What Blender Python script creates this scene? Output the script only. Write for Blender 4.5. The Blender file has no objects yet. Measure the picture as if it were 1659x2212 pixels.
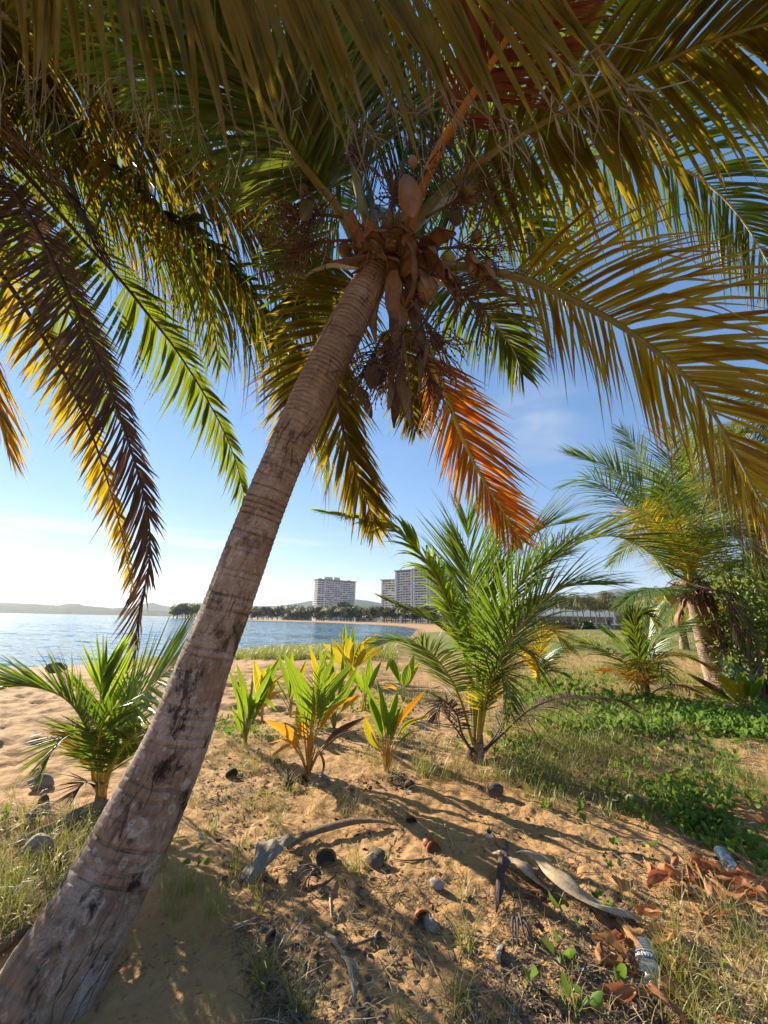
import bpy, math, random
import numpy as np
from mathutils import Vector, Matrix
R = math.radians
SC = bpy.context.scene
COL = SC.collection
rng = np.random.default_rng(7)
random.seed(7)

# ------------------------------------------------------------------ camera geometry
F, CX, CY, PIT, ROL, H = 864.0, 829.5, 1106.0, R(15.2), R(1.2), 1.4
SUN_EL, SUN_AZ = R(22.6), R(-48)          # azimuth from +Y, negative to the left
def ray(x, y):
    a = (x-CX)/F; b = -(y-CY)/F
    a, b = a*math.cos(ROL)-b*math.sin(ROL), a*math.sin(ROL)+b*math.cos(ROL)
    return np.array((a, math.cos(PIT)-b*math.sin(PIT), math.sin(PIT)+b*math.cos(PIT)))
def P(x, y, d):
    return np.array((0, 0, H)) + ray(x, y)*d

# ------------------------------------------------------------------ noise
def _h(ix, iy, iz, s):
    n = (ix*374761393 + iy*668265263 + iz*2147483647 + s*974711) & 0xffffffff
    n = ((n ^ (n >> 13))*1274126177) & 0xffffffff
    return ((n ^ (n >> 16)) & 0xffff)/65535.0
def vn(x, y, z=0.0, s=0):
    x = np.asarray(x, float); y = np.asarray(y, float); z = np.asarray(z, float)+0*x
    xi, yi, zi = np.floor(x).astype(np.int64), np.floor(y).astype(np.int64), np.floor(z).astype(np.int64)
    xf, yf, zf = x-xi, y-yi, z-zi
    xf, yf, zf = [t*t*(3-2*t) for t in (xf, yf, zf)]
    r = 0
    for dx in (0, 1):
        for dy in (0, 1):
            for dz in (0, 1):
                r = r + _h(xi+dx, yi+dy, zi+dz, s)*(xf if dx else 1-xf)*(yf if dy else 1-yf)*(zf if dz else 1-zf)
    return r*2-1
def fbm(x, y, z=0.0, o=4, s=0):
    r = 0; a = 1; t = 0
    for i in range(o):
        r = r + a*vn(np.asarray(x)*2**i, np.asarray(y)*2**i, np.asarray(z)*2**i, s+i); t += a; a *= .5
    return r/t
def sst(a, b, x):
    t = np.clip((x-a)/(b-a), 0, 1); return t*t*(3-2*t)

# ------------------------------------------------------------------ terrain
SEA = np.array([(-9000, -3000), (-60, 3), (-20, 12.5), (-14.2, 16), (-11.7, 17.2), (-11, 19.4), (-8, 23), (-7, 28.7), (-4.4, 32.6),
    (-1, 39), (4, 56), (9.5, 110), (8, 160), (-1, 198), (-40, 285), (-112, 348), (-185, 380), (-215, 430), (-300, 640),
    (-520, 1050), (-1300, 1500), (-3000, 1500), (-9000, 900)], float)
SEAZ = -0.6
def sdist(x, y):
    x = np.asarray(x, float); y = np.asarray(y, float)
    d = np.full(x.shape, 1e9); ins = np.zeros(x.shape, bool)
    n = len(SEA)
    for i in range(n):
        ax, ay = SEA[i]; bx, by = SEA[(i+1) % n]
        ex, ey = bx-ax, by-ay
        t = np.clip(((x-ax)*ex+(y-ay)*ey)/(ex*ex+ey*ey), 0, 1)
        d = np.minimum(d, np.hypot(x-ax-t*ex, y-ay-t*ey))
        c = ((ay > y) != (by > y)) & (x < (bx-ax)*(y-ay)/((by-ay) if by != ay else 1e-9)+ax)
        ins ^= c
    return np.where(ins, -d, d)
def hsm(x, y):
    sd = sdist(x, y)
    h = np.where(sd > 0, SEAZ+(-SEAZ)*sst(-1, 11, sd)**.8 - 0.0, SEAZ+np.maximum(-1.6, sd*.10))
    h = np.where(sd > 0, np.maximum(h, SEAZ+.012*sd*0), h)
    return h, sd
def hgt(x, y):
    x = np.asarray(x, float); y = np.asarray(y, float)
    h, sd = hsm(x, y)
    r = np.hypot(x, y)
    near = 1-sst(14, 60, r)
    b = .035*fbm(x*1.1, y*1.1, 0, 3, 3)+.02*fbm(x*4, y*4, 0, 3, 11)
    b = b+.015*fbm(x*13, y*13, 0, 3, 23)*(1-sst(5, 12, r))+.007*fbm(x*29, y*29, 0, 2, 27)*(1-sst(3, 6, r))
    # footprints and hollows churned into loose sand
    c = vn(x*3.1+.3*vn(x*5, y*5, 0, 5), y*3.1, 0, 31)
    b = b-.035*np.clip(c-.25, 0, 1)*(1-sst(10, 30, r))
    rd = 1-np.abs(fbm(x*1.7+.4*vn(x*3, y*3, 0, 61), y*2.6, 0, 3, 62))*2.2
    b = b+.055*rd*sst(3.5, 7, r)*(1-sst(18, 34, r))*sst(1.5, -1.5, x-.05*y)
    b = b+.06*fbm(x*.35, y*.35, 0, 2, 41)*sst(2.5, 6, r)
    # gentle hummock under the young palms
    b = b+.10*np.exp(-((x-2.2)**2/4+(y-5.6)**2/1.2))
    far = .25*fbm(x*.03, y*.03, 0, 3, 51)*sst(30, 90, r)*sst(0, 40, sd)
    return h+np.where(sd > -1, b*near*sst(-1.0, 1.5, sd), 0)+far
def gz(x, y):
    return float(hgt(np.array([x]), np.array([y]))[0])
def G(x, y, lift=0.0):
    r = ray(x, y); z = 0.0
    for _ in range(8):
        d = (z-H)/r[2]; z = .5*z+.5*gz(r[0]*d, r[1]*d)
    d = (z-H)/r[2]
    return np.array((r[0]*d, r[1]*d, gz(r[0]*d, r[1]*d)+lift))
def dep(p):   # camera depth of a world point
    return float(p[1]*math.cos(PIT)+(p[2]-H)*math.sin(PIT))

# ------------------------------------------------------------------ scene helpers
def props(o, label=None, cat=None, group=None, kind=None):
    if label: o['label'] = label
    if cat: o['category'] = cat
    if group: o['group'] = group
    if kind: o['kind'] = kind
    return o
def thing(name, loc, label, cat, group=None):
    o = bpy.data.objects.new(name, None); COL.objects.link(o)
    o.location = [float(v) for v in loc]; o.empty_display_size = .1
    return props(o, label, cat, group)
def origin(o):
    l = np.array(o.location)
    while o.parent: o = o.parent; l = l+np.array(o.location)
    return l
class MB:
    def __init__(s): s.v = []; s.f = []; s.t = []; s.u = []; s.n = 0; s.m = []
    def add(s, v, f, t=0.0, u=0.0, m=0):
        v = np.asarray(v, float).reshape(-1, 3); k = len(v)
        s.v.append(v); s.t.append(np.zeros(k)+t); s.u.append(np.zeros(k)+u)
        for q in f:
            s.f.append(tuple(int(i)+s.n for i in q))
        s.m += [m]*len(f)
        s.n += k
    def addq(s, v, q, t, u):           # q: int array (m,4)
        v = np.asarray(v, float).reshape(-1, 3); k = len(v)
        s.v.append(v); s.t.append(np.zeros(k)+t); s.u.append(np.zeros(k)+u)
        s.f.extend(map(tuple, (np.asarray(q)+s.n).tolist())); s.m += [0]*len(q); s.n += k
    def build(s, name, mats, parent=None, smooth=True, org=None, kind=None):
        V = np.vstack(s.v)
        o0 = origin(parent) if parent is not None else (np.array(org, float) if org is not None else np.zeros(3))
        me = bpy.data.meshes.new(name)
        me.from_pydata((V-o0).tolist(), [], s.f)
        for nm, arr in (('tint', s.t), ('along', s.u)):
            a = me.attributes.new(nm, 'FLOAT', 'POINT'); a.data.foreach_set('value', np.concatenate(arr).astype(np.float32))
        if not isinstance(mats, (list, tuple)): mats = [mats]
        for m in mats: me.materials.append(m)
        if len(mats) > 1: me.polygons.foreach_set('material_index', s.m)
        me.polygons.foreach_set('use_smooth', [smooth]*len(me.polygons))
        me.update()
        o = bpy.data.objects.new(name, me); COL.objects.link(o)
        if parent is not None: o.parent = parent
        else: o.location = [float(v) for v in o0]
        if kind: o['kind'] = kind
        return o
def copy_tree(o, parent=None):
    c = o.copy(); COL.objects.link(c); c.parent = parent
    for ch in list(o.children): copy_tree(ch, c)
    return c
def nrm(a):
    a = np.asarray(a, float); return a/np.maximum(np.linalg.norm(a, axis=-1, keepdims=True), 1e-9)
def spline(pts, n):
    p = np.array(pts, float)
    if len(p) == 2: return p[0]+(p[1]-p[0])*np.linspace(0, 1, n)[:, None]
    p = np.vstack([2*p[0]-p[1], p, 2*p[-1]-p[-2]])
    out = []
    for i in range(1, len(p)-2):
        t = np.linspace(0, 1, 24, endpoint=False)[:, None]
        a, b, c, d = p[i-1], p[i], p[i+1], p[i+2]
        out.append(.5*((2*b)+(-a+c)*t+(2*a-5*b+4*c-d)*t*t+(-a+3*b-3*c+d)*t**3))
    out = np.vstack(out+[p[-2][None]])
    L = np.r_[0, np.cumsum(np.linalg.norm(np.diff(out, axis=0), axis=1))]
    s = np.linspace(0, L[-1], n)
    return np.stack([np.interp(s, L, out[:, k]) for k in range(out.shape[1])], 1)
def frames(c, hint=(0, 0, 1.0)):
    T = nrm(np.gradient(c, axis=0)); out = []
    h = np.array(hint, float)
    if abs(np.dot(nrm(h), T[0])) > .95: h = np.array((1.0, .1, 0))
    a = nrm(np.cross(T[0], h))
    for t in T:
        a = nrm(a-np.dot(a, t)*t); out.append((a, np.cross(t, a)))
    return T, np.array([o[0] for o in out]), np.array([o[1] for o in out])
def tube(mb, pts, rad, sides=8, n=None, tint=0.0, flat=1.0, hint=(0, 0, 1.0), m=0, cap=True):
    c = spline(pts, n or len(pts)); n = len(c)
    T, A, B = frames(c, hint)
    r = np.interp(np.linspace(0, 1, n), np.linspace(0, 1, len(np.atleast_1d(rad))), np.atleast_1d(rad))
    th = np.linspace(0, 2*math.pi, sides, endpoint=False)
    V = c[:, None]+r[:, None, None]*(np.cos(th)[None, :, None]*A[:, None]+flat*np.sin(th)[None, :, None]*B[:, None])
    f = [(i*sides+j, i*sides+(j+1) % sides, (i+1)*sides+(j+1) % sides, (i+1)*sides+j) for i in range(n-1) for j in range(sides)]
    if cap: f += [tuple(range(sides-1, -1, -1)), tuple((n-1)*sides+j for j in range(sides))]
    mb.add(V, f, tint, np.repeat(np.linspace(0, 1, n), sides), m)
def ellipsoid(mb, c, r, rot=None, n=14, tint=0.0, nz=0.0, seed=0, m=0, squash=None):
    vs = []; f = []
    for i in range(n+1):
        ph = math.pi*i/n
        for j in range(2*n):
            th = math.pi*j/n
            vs.append((math.sin(ph)*math.cos(th), math.sin(ph)*math.sin(th), math.cos(ph)))
    v = np.array(vs)
    k = 1+nz*fbm(v[:, 0]*2+seed, v[:, 1]*2, v[:, 2]*2, 3, seed)
    v = v*k[:, None]*np.array(r)
    if squash is not None: v = squash(v)
    if rot is not None: v = v@np.array(rot).T
    for i in range(n):
        for j in range(2*n):
            a, b = i*2*n+j, i*2*n+(j+1) % (2*n)
            f.append((a, a+2*n, b+2*n, b))
    mb.add(v+np.array(c), f, tint, .5, m)
def rotm(rx=0, ry=0, rz=0):
    return np.array((Matrix.Rotation(rz, 3, 'Z') @ Matrix.Rotation(ry, 3, 'Y') @ Matrix.Rotation(rx, 3, 'X')))
def box(mb, lo, hi, M=None, org=(0, 0, 0), m=0, t=0.0):
    x0, y0, z0 = lo; x1, y1, z1 = hi
    v = np.array([(x, y, z) for z in (z0, z1) for y in (y0, y1) for x in (x0, x1)], float)
    if M is not None: v = v@np.array(M).T
    mb.add(v+np.array(org), [(0, 2, 3, 1), (4, 5, 7, 6), (0, 1, 5, 4), (2, 6, 7, 3), (0, 4, 6, 2), (1, 3, 7, 5)], t, 0, m)

# ------------------------------------------------------------------ materials
class NT:
    def __init__(s, name):
        s.m = bpy.data.materials.new(name); s.m.use_nodes = True
        s.t = s.m.node_tree; s.t.nodes.clear(); s.out = s.t.nodes.new('ShaderNodeOutputMaterial')
    def n(s, typ, ins=None, **kw):
        d = s.t.nodes.new('ShaderNode'+typ)
        for k, v in kw.items(): setattr(d, k, v)
        for k, v in (ins or {}).items():
            i = d.inputs[k]
            if isinstance(v, bpy.types.NodeSocket): s.t.links.new(v, i)
            elif isinstance(v, bpy.types.Node): s.t.links.new(v.outputs[0], i)
            else: i.default_value = tuple(v)+(1,) if isinstance(v, (tuple, list)) and len(v) == 3 and i.type == 'RGBA' else v
        return d
    def attr(s, nm): return s.n('Attribute', attribute_name=nm).outputs['Fac']
    def noise(s, scale, detail=4, vec=None, rough=.55, dist=0):
        i = {'Scale': scale, 'Detail': detail, 'Roughness': rough, 'Distortion': dist}
        if vec is not None: i['Vector'] = vec
        return s.n('TexNoise', i).outputs['Fac']
    def mapr(s, v, a, b, c=0., d=1.):
        return s.n('MapRange', {'Value': v, 'From Min': a, 'From Max': b, 'To Min': c, 'To Max': d}).outputs[0]
    def mix(s, f, a, b, mode='MIX'):
        d = s.t.nodes.new('ShaderNodeMix'); d.data_type = 'RGBA'; d.blend_type = mode
        for k, v in ((0, f), (6, a), (7, b)):
            i = d.inputs[k]
            if isinstance(v, bpy.types.NodeSocket): s.t.links.new(v, i)
            else: i.default_value = tuple(v)+(1,) if isinstance(v, (tuple, list)) and len(v) == 3 else v
        return d.outputs[2]
    def math(s, op, a, b=0.0, c=0.0):
        return s.n('Math', {0: a, 1: b, 2: c}, operation=op).outputs[0]
    def bump(s, h, st=.5, dist=.01, nrm=None):
        i = {'Height': h, 'Strength': st, 'Distance': dist}
        if nrm is not None: i['Normal'] = nrm
        return s.n('Bump', i).outputs[0]
    def obj(s): return s.n('TexCoord').outputs['Object']
    def geo(s): return s.n('NewGeometry').outputs['Position']
    def scale(s, v, sc): return s.n('Mapping', {'Vector': v, 'Scale': sc}).outputs[0]
    def done(s, shader):
        s.t.links.new(shader.outputs[0] if isinstance(shader, bpy.types.Node) else shader, s.out.inputs[0]); return s.m
    def bsdf(s, col, rough=.6, nrm=None, spec=.5, **kw):
        i = {'Base Color': col, 'Roughness': rough, 'Specular IOR Level': spec}
        if nrm is not None: i['Normal'] = nrm
        i.update(kw)
        return s.n('BsdfPrincipled', i)

def leafmat(name, a, b, tip, tr, tf=.4, rough=.42, tipstart=.8, tipw=.2, spot=.35, streak=(.16, .12, .04)):
    s = NT(name); o = s.obj()
    t = s.attr('tint'); u = s.attr('along')
    col = s.mix(t, a, b)
    n1 = s.noise(9, 3, o)
    col = s.mix(s.mapr(n1, .35, .7, 0, .6), col, [min(1, c*1.5) for c in b])
    n2 = s.noise(60, 2, o)
    col = s.mix(s.mapr(n2, .62, .75, 0, spot), col, streak)
    uu = s.math('ADD', u, s.mapr(n1, 0, 1, -.25, .25))
    tipf = s.mapr(uu, tipstart, tipstart+tipw, 0, 1)
    col = s.mix(tipf, col, tip)
    trc = s.mix(s.math('MULTIPLY', t, .6), tr, [c*.9+.02 for c in b])
    trc = s.mix(tipf, trc, tip)
    bm = s.bump(s.noise(140, 2, o), .25, .002)
    pb = s.bsdf(col, rough, bm, .5 if rough < .5 else .12)
    tl = s.n('BsdfTranslucent', {'Color': trc})
    return s.done(s.n('MixShader', {0: tf, 1: pb, 2: tl}))
def plain(name, a, b, rough=.7, sc=6., bs=.4, bd=.006, stretch=None, spec=.3, sc2=None):
    s = NT(name); o = s.obj()
    v = s.scale(o, stretch) if stretch else o
    n = s.noise(sc, 5, v)
    col = s.mix(s.mapr(n, .3, .7), a, b)
    n2 = s.noise(sc2 or sc*5, 4, v)
    col = s.mix(s.mapr(n2, .4, .75, 0, .55), col, [c*.5 for c in a])
    return s.done(s.bsdf(col, rough, s.bump(n2, bs, bd), spec))

M = {}
M['green'] = leafmat('palm_leaf_green', (.028, .055, .010), (.075, .10, .016), (.20, .12, .04), (.26, .32, .012), .45, tipstart=.86)
M['olive'] = leafmat('palm_leaf_olive', (.045, .055, .010), (.12, .095, .015), (.22, .11, .03), (.60, .42, .010), .50, tipstart=.8, rough=.52)
M['nearleaf'] = leafmat('palm_leaf_near', (.045, .058, .006), (.15, .10, .010), (.22, .17, .10), (.40, .26, .010), .38, tipstart=.80, rough=.62, spot=.6)
M['yellowing'] = leafmat('palm_leaf_yellowing', (.065, .065, .010), (.20, .13, .015), (.32, .13, .03), (.88, .56, .010), .56, tipstart=.72)
M['bright'] = leafmat('palm_leaf_bright', (.045, .10, .018), (.11, .17, .03), (.28, .20, .04), (.26, .40, .015), .32, tipstart=.9, rough=.33)
M['orange'] = leafmat('palm_leaf_orange', (.30, .11, .012), (.42, .20, .02), (.26, .06, .03), (.95, .34, .01), .55, tipstart=.55, tipw=.6)
M['dead'] = leafmat('palm_leaf_dead', (.065, .042, .03), (.12, .08, .05), (.20, .15, .10), (.13, .055, .03), .2, rough=.65, tipstart=.7)
M['redbrown'] = leafmat('palm_leaf_reddish', (.14, .04, .025), (.2, .07, .03), (.18, .1, .06), (.38, .05, .03), .35, rough=.6)
M['straw'] = leafmat('palm_leaf_straw', (.3, .2, .1), (.42, .3, .16), (.3, .2, .12), (.4, .28, .1), .3, rough=.6)
M['sap_green'] = leafmat('seedling_leaf_green', (.085, .16, .015), (.15, .22, .02), (.3, .2, .03), (.36, .48, .015), .5, tipstart=1.0, rough=.36, spot=.1)
M['sap_yellow'] = leafmat('seedling_leaf_yellow', (.30, .26, .02), (.42, .30, .02), (.35, .16, .03), (.62, .54, .02), .5, tipstart=.9, rough=.4, spot=.2)
M['sap_orange'] = leafmat('seedling_leaf_orange', (.45, .22, .02), (.5, .28, .03), (.2, .08, .03), (.9, .42, .02), .5, tipstart=.92, rough=.45, spot=.3)
M['rachis'] = plain('palm_midrib', (.16, .16, .05), (.24, .21, .08), .45, 5, .2, .003)
M['rachis_pale'] = plain('palm_midrib_pale', (.34, .32, .2), (.42, .38, .26), .45, 5, .2, .003)
M['rachis_y'] = plain('palm_midrib_yellow', (.36, .26, .04), (.5, .36, .07), .45, 5, .2, .003)
M['rachis_o'] = plain('palm_petiole_orange', (.33, .15, .03), (.42, .21, .05), .5, 8, .3, .003)
M['rachis_d'] = plain('palm_midrib_dead', (.07, .04, .025), (.12, .075, .045), .7, 8, .4, .004)
M['stem_o'] = plain('seedling_stem_orange', (.5, .25, .05), (.55, .32, .07), .5, 8, .2, .002)
M['stem_g'] = plain('seedling_stem_green', (.2, .24, .04), (.3, .3, .06), .5, 8, .2, .002)
M['sheath'] = plain('palm_sheath_fibre', (.15, .085, .045), (.27, .18, .11), .85, 5, .8, .01, (1, 1, 1), .15, 40)
M['spathe'] = plain('dry_spathe', (.2, .11, .06), (.3, .18, .1), .6, 6, .5, .006, (3, 3, .8), .25, 26)
M['spathe_grey'] = plain('dry_spathe_grey', (.2, .165, .13), (.31, .26, .2), .7, 5, .5, .006, (3, 3, .7), .2, 30)
M['pod'] = plain('brown_pod', (.20, .10, .04), (.33, .18, .08), .5, 4, .4, .004, None, .3, 18)
M['nut'] = plain('coconut_olive', (.10, .095, .03), (.20, .15, .055), .45, 5, .25, .004)
M['nut_y'] = plain('coconut_yellow', (.4, .36, .08), (.5, .42, .12), .4, 5, .2, .004)
M['nut_o'] = plain('coconut_tawny', (.17, .10, .045), (.30, .18, .08), .5, 5, .2, .004)
M['twig'] = plain('fruit_stalk_brown', (.09, .05, .03), (.14, .08, .05), .75, 20, .3, .002)
M['husk'] = plain('weathered_husk', (.27, .235, .195), (.40, .35, .29), .85, 5, .8, .008, (1, 1, 3), .15, 30)
M['husk_d'] = plain('dark_husk', (.075, .055, .045), (.17, .13, .10), .85, 6, .8, .01, None, .15, 30)
M['shell'] = plain('orange_brown_shell', (.36, .13, .04), (.26, .09, .03), .6, 9, .3, .003)
M['wood'] = plain('driftwood_grey', (.20, .135, .085), (.31, .22, .145), .95, 6, .9, .008, (1, 1, 1), .04, 40)
M['stick'] = plain('dead_stick', (.13, .09, .06), (.22, .16, .11), .85, 12, .6, .003)
M['stick_pale'] = plain('pale_dead_stick', (.40, .29, .175), (.50, .38, .24), .8, 12, .5, .003)
M['brownleaf'] = leafmat('dead_almond_leaf', (.26, .105, .05), (.38, .19, .09), (.2, .07, .04), (.5, .12, .03), .22, rough=.6, tipstart=1.2, spot=.5)
M['tanleaf'] = leafmat('dead_tan_leaf', (.42, .24, .10), (.34, .17, .07), (.2, .1, .05), (.6, .3, .08), .22, rough=.6, tipstart=1.2, spot=.5)
M['grass'] = leafmat('grass_blade', (.11, .15, .025), (.24, .23, .06), (.4, .32, .14), (.36, .40, .05), .4, tipstart=.75, spot=.0)
M['drygrass'] = leafmat('dry_grass_blade', (.25, .19, .08), (.36, .28, .13), (.4, .32, .18), (.42, .34, .14), .3, tipstart=.9, spot=.0, rough=.6)
M['creeper'] = leafmat('creeper_leaf', (.055, .12, .02), (.12, .19, .035), (.2, .22, .05), (.24, .38, .03), .35, tipstart=1.2, spot=.05, rough=.55)
M['shrub'] = leafmat('shrub_leaf', (.06, .12, .02), (.14, .20, .03), (.2, .2, .05), (.32, .42, .03), .42, tipstart=1.2, spot=.1, rough=.35)
M['blueshrub'] = leafmat('shrub_leaf_grey', (.06, .11, .05), (.13, .19, .10), (.2, .2, .1), (.15, .26, .06), .25, tipstart=1.2, spot=.1, rough=.35)
M['fartree'] = leafmat('far_tree_leaf', (.030, .05, .015), (.065, .085, .022), (.1, .1, .03), (.08, .11, .02), .25, tipstart=1.2, spot=.0)
M['farpalm'] = leafmat('far_palm_leaf', (.06, .075, .018), (.16, .14, .035), (.25, .15, .05), (.22, .22, .03), .35, tipstart=.9, spot=.0)
M['fartrunk'] = plain('far_trunk', (.22, .17, .12), (.3, .25, .19), .9, 3, .3, .02)

def barkmat(name, mossy=True):
    s = NT(name); o = s.obj()
    al = s.attr('along'); rg = s.attr('tint')      # along = metres up the trunk, tint = ring depth
    uv0 = s.n('UVMap').outputs[0]
    wv = s.n('TexNoise', {'Vector': o, 'Scale': 7.0, 'Detail': 4.0}).outputs['Color']
    wv = s.n('VectorMath', {0: wv, 1: (.5, .5, .5)}, operation='SUBTRACT').outputs[0]
    wv = s.n('VectorMath', {0: wv, 1: (.05, .10, 0)}, operation='MULTIPLY').outputs[0]
    uv = s.n('VectorMath', {0: uv0, 1: wv}, operation='ADD').outputs[0]
    st = s.scale(uv, (1, .14, 1))                   # fibres run along the trunk
    n0 = s.noise(5, 5, o); n1v = s.noise(70, 6, st, .65); n1h = s.noise(55, 6, s.scale(uv, (.16, 1.2, 1)), .65); n1 = s.mix(s.mapr(al, 1.4, 2.6, .12, .75), n1v, n1h); n2 = s.noise(26, 5, st, .65, .6); n3 = s.noise(160, 3, o)
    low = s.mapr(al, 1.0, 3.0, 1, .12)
    col = s.mix(s.mapr(n0, .3, .7), (.27, .175, .112), (.42, .30, .21))
    col = s.mix(s.mapr(n1, .42, .66, 0, .6), col, (.085, .052, .036))
    col = s.mix(s.mapr(n2, .55, .70, 0, .5), col, (.42, .32, .25))
    col = s.mix(s.mapr(rg, .08, .8, 0, .68), col, (.11, .072, .05))
    # pale crusts and lichen rosettes with brighter rims
    pale = s.math('MULTIPLY', s.mapr(s.noise(5.5, 6, s.scale(uv, (1, .8, 1)), .68), .47, .56, 0, .95), low)
    pale = s.math('MULTIPLY', pale, s.mapr(n3, .38, .52, .3, 1))
    col = s.mix(pale, col, (.52, .42, .34))
    def lichen(col, sc, t0, amt):
        vo = s.n('TexVoronoi', {'Vector': s.scale(uv, (1, .62, 1)), 'Scale': sc, 'Randomness': 1.0})
        dd = s.math('ADD', vo.outputs['Distance'], s.mapr(s.noise(sc*3, 4, o, .7), .25, .75, -.10, .10))
        lm = s.math('MULTIPLY', s.mapr(dd, .30, .24, 0, 1), s.mapr(s.n('SeparateXYZ', {0: vo.outputs['Color']}).outputs[0], t0, t0+.05, 0, 1))
        rim = s.math('MULTIPLY', s.mapr(dd, .15, .22, .3, 1), lm)
        return s.mix(s.math('MULTIPLY', s.math('MULTIPLY', rim, amt), low), col, (.56, .50, .43))
    col = lichen(col, 10., .60, 1.0); col = lichen(col, 24., .58, 1.0); col = lichen(col, 48., .66, .9)
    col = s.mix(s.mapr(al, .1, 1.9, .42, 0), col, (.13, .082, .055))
    dk = s.math('MULTIPLY', s.mapr(s.noise(7.5, 6, s.scale(uv, (1, .5, 1)), .7), .54, .61, 0, .95), low)
    col = s.mix(dk, col, (.030, .022, .020))
    cr = s.n('TexVoronoi', {'Vector': s.scale(uv, (1.3, .2, 1)), 'Scale': 18.0}, feature='DISTANCE_TO_EDGE').outputs['Distance']
    crd = s.math('ADD', cr, s.mapr(n2, .3, .7, -.05, .07))
    crk = s.math('MULTIPLY', s.mapr(crd, .035, .0, 0, 1), s.mapr(s.noise(3.6, 3, o), .46, .60, .0, 1))
    col = s.mix(s.math('MULTIPLY', crk, .6), col, (.022, .015, .013))
    h_ = s.math('SUBTRACT', s.math('MULTIPLY', n1, 1.0), s.math('MULTIPLY', crk, .7)); h_ = s.math('ADD', h_, s.math('MULTIPLY', n2, .6)); h_ = s.math('SUBTRACT', h_, s.math('MULTIPLY', rg, 1.2))
    b1 = s.bump(h_, 1.0, .016)
    b2 = s.bump(n3, .6, .004, b1)
    return s.done(s.bsdf(col, .85, b2, .15))
M['bark'] = barkmat('coconut_bark')

def sandmat():
    s = NT('sand'); g = s.geo()
    a = s.noise(.9, 5, g); b = s.noise(14, 5, g); c = s.noise(90, 3, g)
    col = s.mix(s.mapr(a, .3, .7), (.40, .225, .088), (.52, .315, .138))
    col = s.mix(s.mapr(b, .35, .7, 0, .45), col, (.29, .16, .078))
    litter = s.math('MULTIPLY', s.mapr(s.noise(34, 4, g, .7), .57, .64), s.mapr(s.noise(1.7, 3, g), .42, .62, .1, .9))
    near = s.attr('tint')      # how much plant litter lies here
    col = s.mix(s.math('MULTIPLY', litter, near), col, (.10, .06, .04))
    # grass cover
    gr = s.attr('along')
    gm = s.math('ADD', gr, s.mapr(s.noise(2.2, 5, g, .7), 0, 1, -.45, .45))
    gcol = s.mix(s.mapr(s.noise(5, 4, g), .35, .65), (.10, .13, .028), (.20, .19, .055))
    col = s.mix(s.mapr(gm, .42, .62, 0, .92), col, gcol)
    wet = s.mapr(s.n('SeparateXYZ', {0: g}).outputs[2], -.44, -.53, 0, .6)
    col = s.mix(wet, col, (.22, .13, .075))
    bm = s.bump(b, .55, .03)
    bm = s.bump(c, .5, .008, bm)
    bm = s.bump(s.noise(330, 2, g), .35, .003, bm)
    return s.done(s.bsdf(col, .9, bm, .15))
M['sand'] = sandmat()
def seamat():
    s = NT('sea_water'); g = s.geo()
    r = s.n('VectorRotate', {'Vector': g, 'Angle': R(20)}, rotation_type='Z_AXIS').outputs[0]
    def w(sc, st, k, det=3):
        c = s.n('TexNoise', {'Vector': s.scale(r, st), 'Scale': sc, 'Detail': det, 'Roughness': .6}).outputs['Color']
        d = s.n('VectorMath', {0: c, 1: (.5, .5, .5)}, operation='SUBTRACT').outputs[0]
        return s.n('VectorMath', {0: d, 1: (k*.7, k, 0)}, operation='MULTIPLY').outputs[0]
    v = s.n('VectorMath', {0: w(1.1, (.45, 1.4, 1), .85), 1: w(5.5, (.6, 1.3, 1), .5)}, operation='ADD').outputs[0]
    v = s.n('VectorMath', {0: v, 1: w(.16, (.3, 1.6, 1), .45)}, operation='ADD').outputs[0]
    v = s.n('VectorMath', {0: v, 1: (0, 0, 1)}, operation='ADD').outputs[0]
    n = s.n('VectorMath', {0: v}, operation='NORMALIZE').outputs[0]
    col = s.mix(s.mapr(s.noise(.015, 3, s.scale(r, (.5, 2, 1))), .35, .65), (.012, .085, .13), (.02, .15, .18))
    return s.done(s.bsdf(col, .10, n, .5, **{'IOR': 1.33}))
M['sea'] = seamat()
def hillmat(name, a, b, sc):
    s = NT(name); g = s.geo()
    return s.done(s.bsdf(s.mix(s.mapr(s.noise(sc, 6, g, .65), .35, .65), a, b), .95, s.bump(s.noise(sc*3, 4, g), .6, .3/sc), .05))
M['hill'] = hillmat('wooded_hill', (.035, .055, .02), (.075, .085, .035), .012)
def flat(name, c, rough=.6, spec=.3, nz=.12, sc=.6):
    s = NT(name); o = s.obj(); n = s.noise(sc, 5, o)
    return s.done(s.bsdf(s.mix(s.mapr(n, .3, .7), c, [v*(1-nz*2) for v in c]), rough, None, spec))
M['twr'] = flat('tower_concrete', (.74, .72, .69), .8)
M['twr2'] = flat('pilaster_concrete', (.50, .50, .48), .8)  # plain mid-grey concrete of the pilasters on the low buildings
M['slab'] = flat('balcony_white', (.80, .79, .77), .7)
M['beige'] = flat('roof_house_beige', (.55, .42, .3), .8)
M['glass'] = flat('window_glass_dark', (.035, .05, .06), .15, .6, .3, .08)
M['white'] = flat('white_wall', (.74, .73, .70), .7)
M['grey'] = flat('grey_concrete', (.30, .28, .26), .85, .2, .2, 1.)
M['beam'] = flat('roof_edge_tan', (.45, .33, .26), .8)
M['carpaint'] = flat('silver_car_paint', (.45, .47, .5), .3, .6)
M['rubber'] = flat('black_rubber', (.02, .02, .02), .8)

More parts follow.
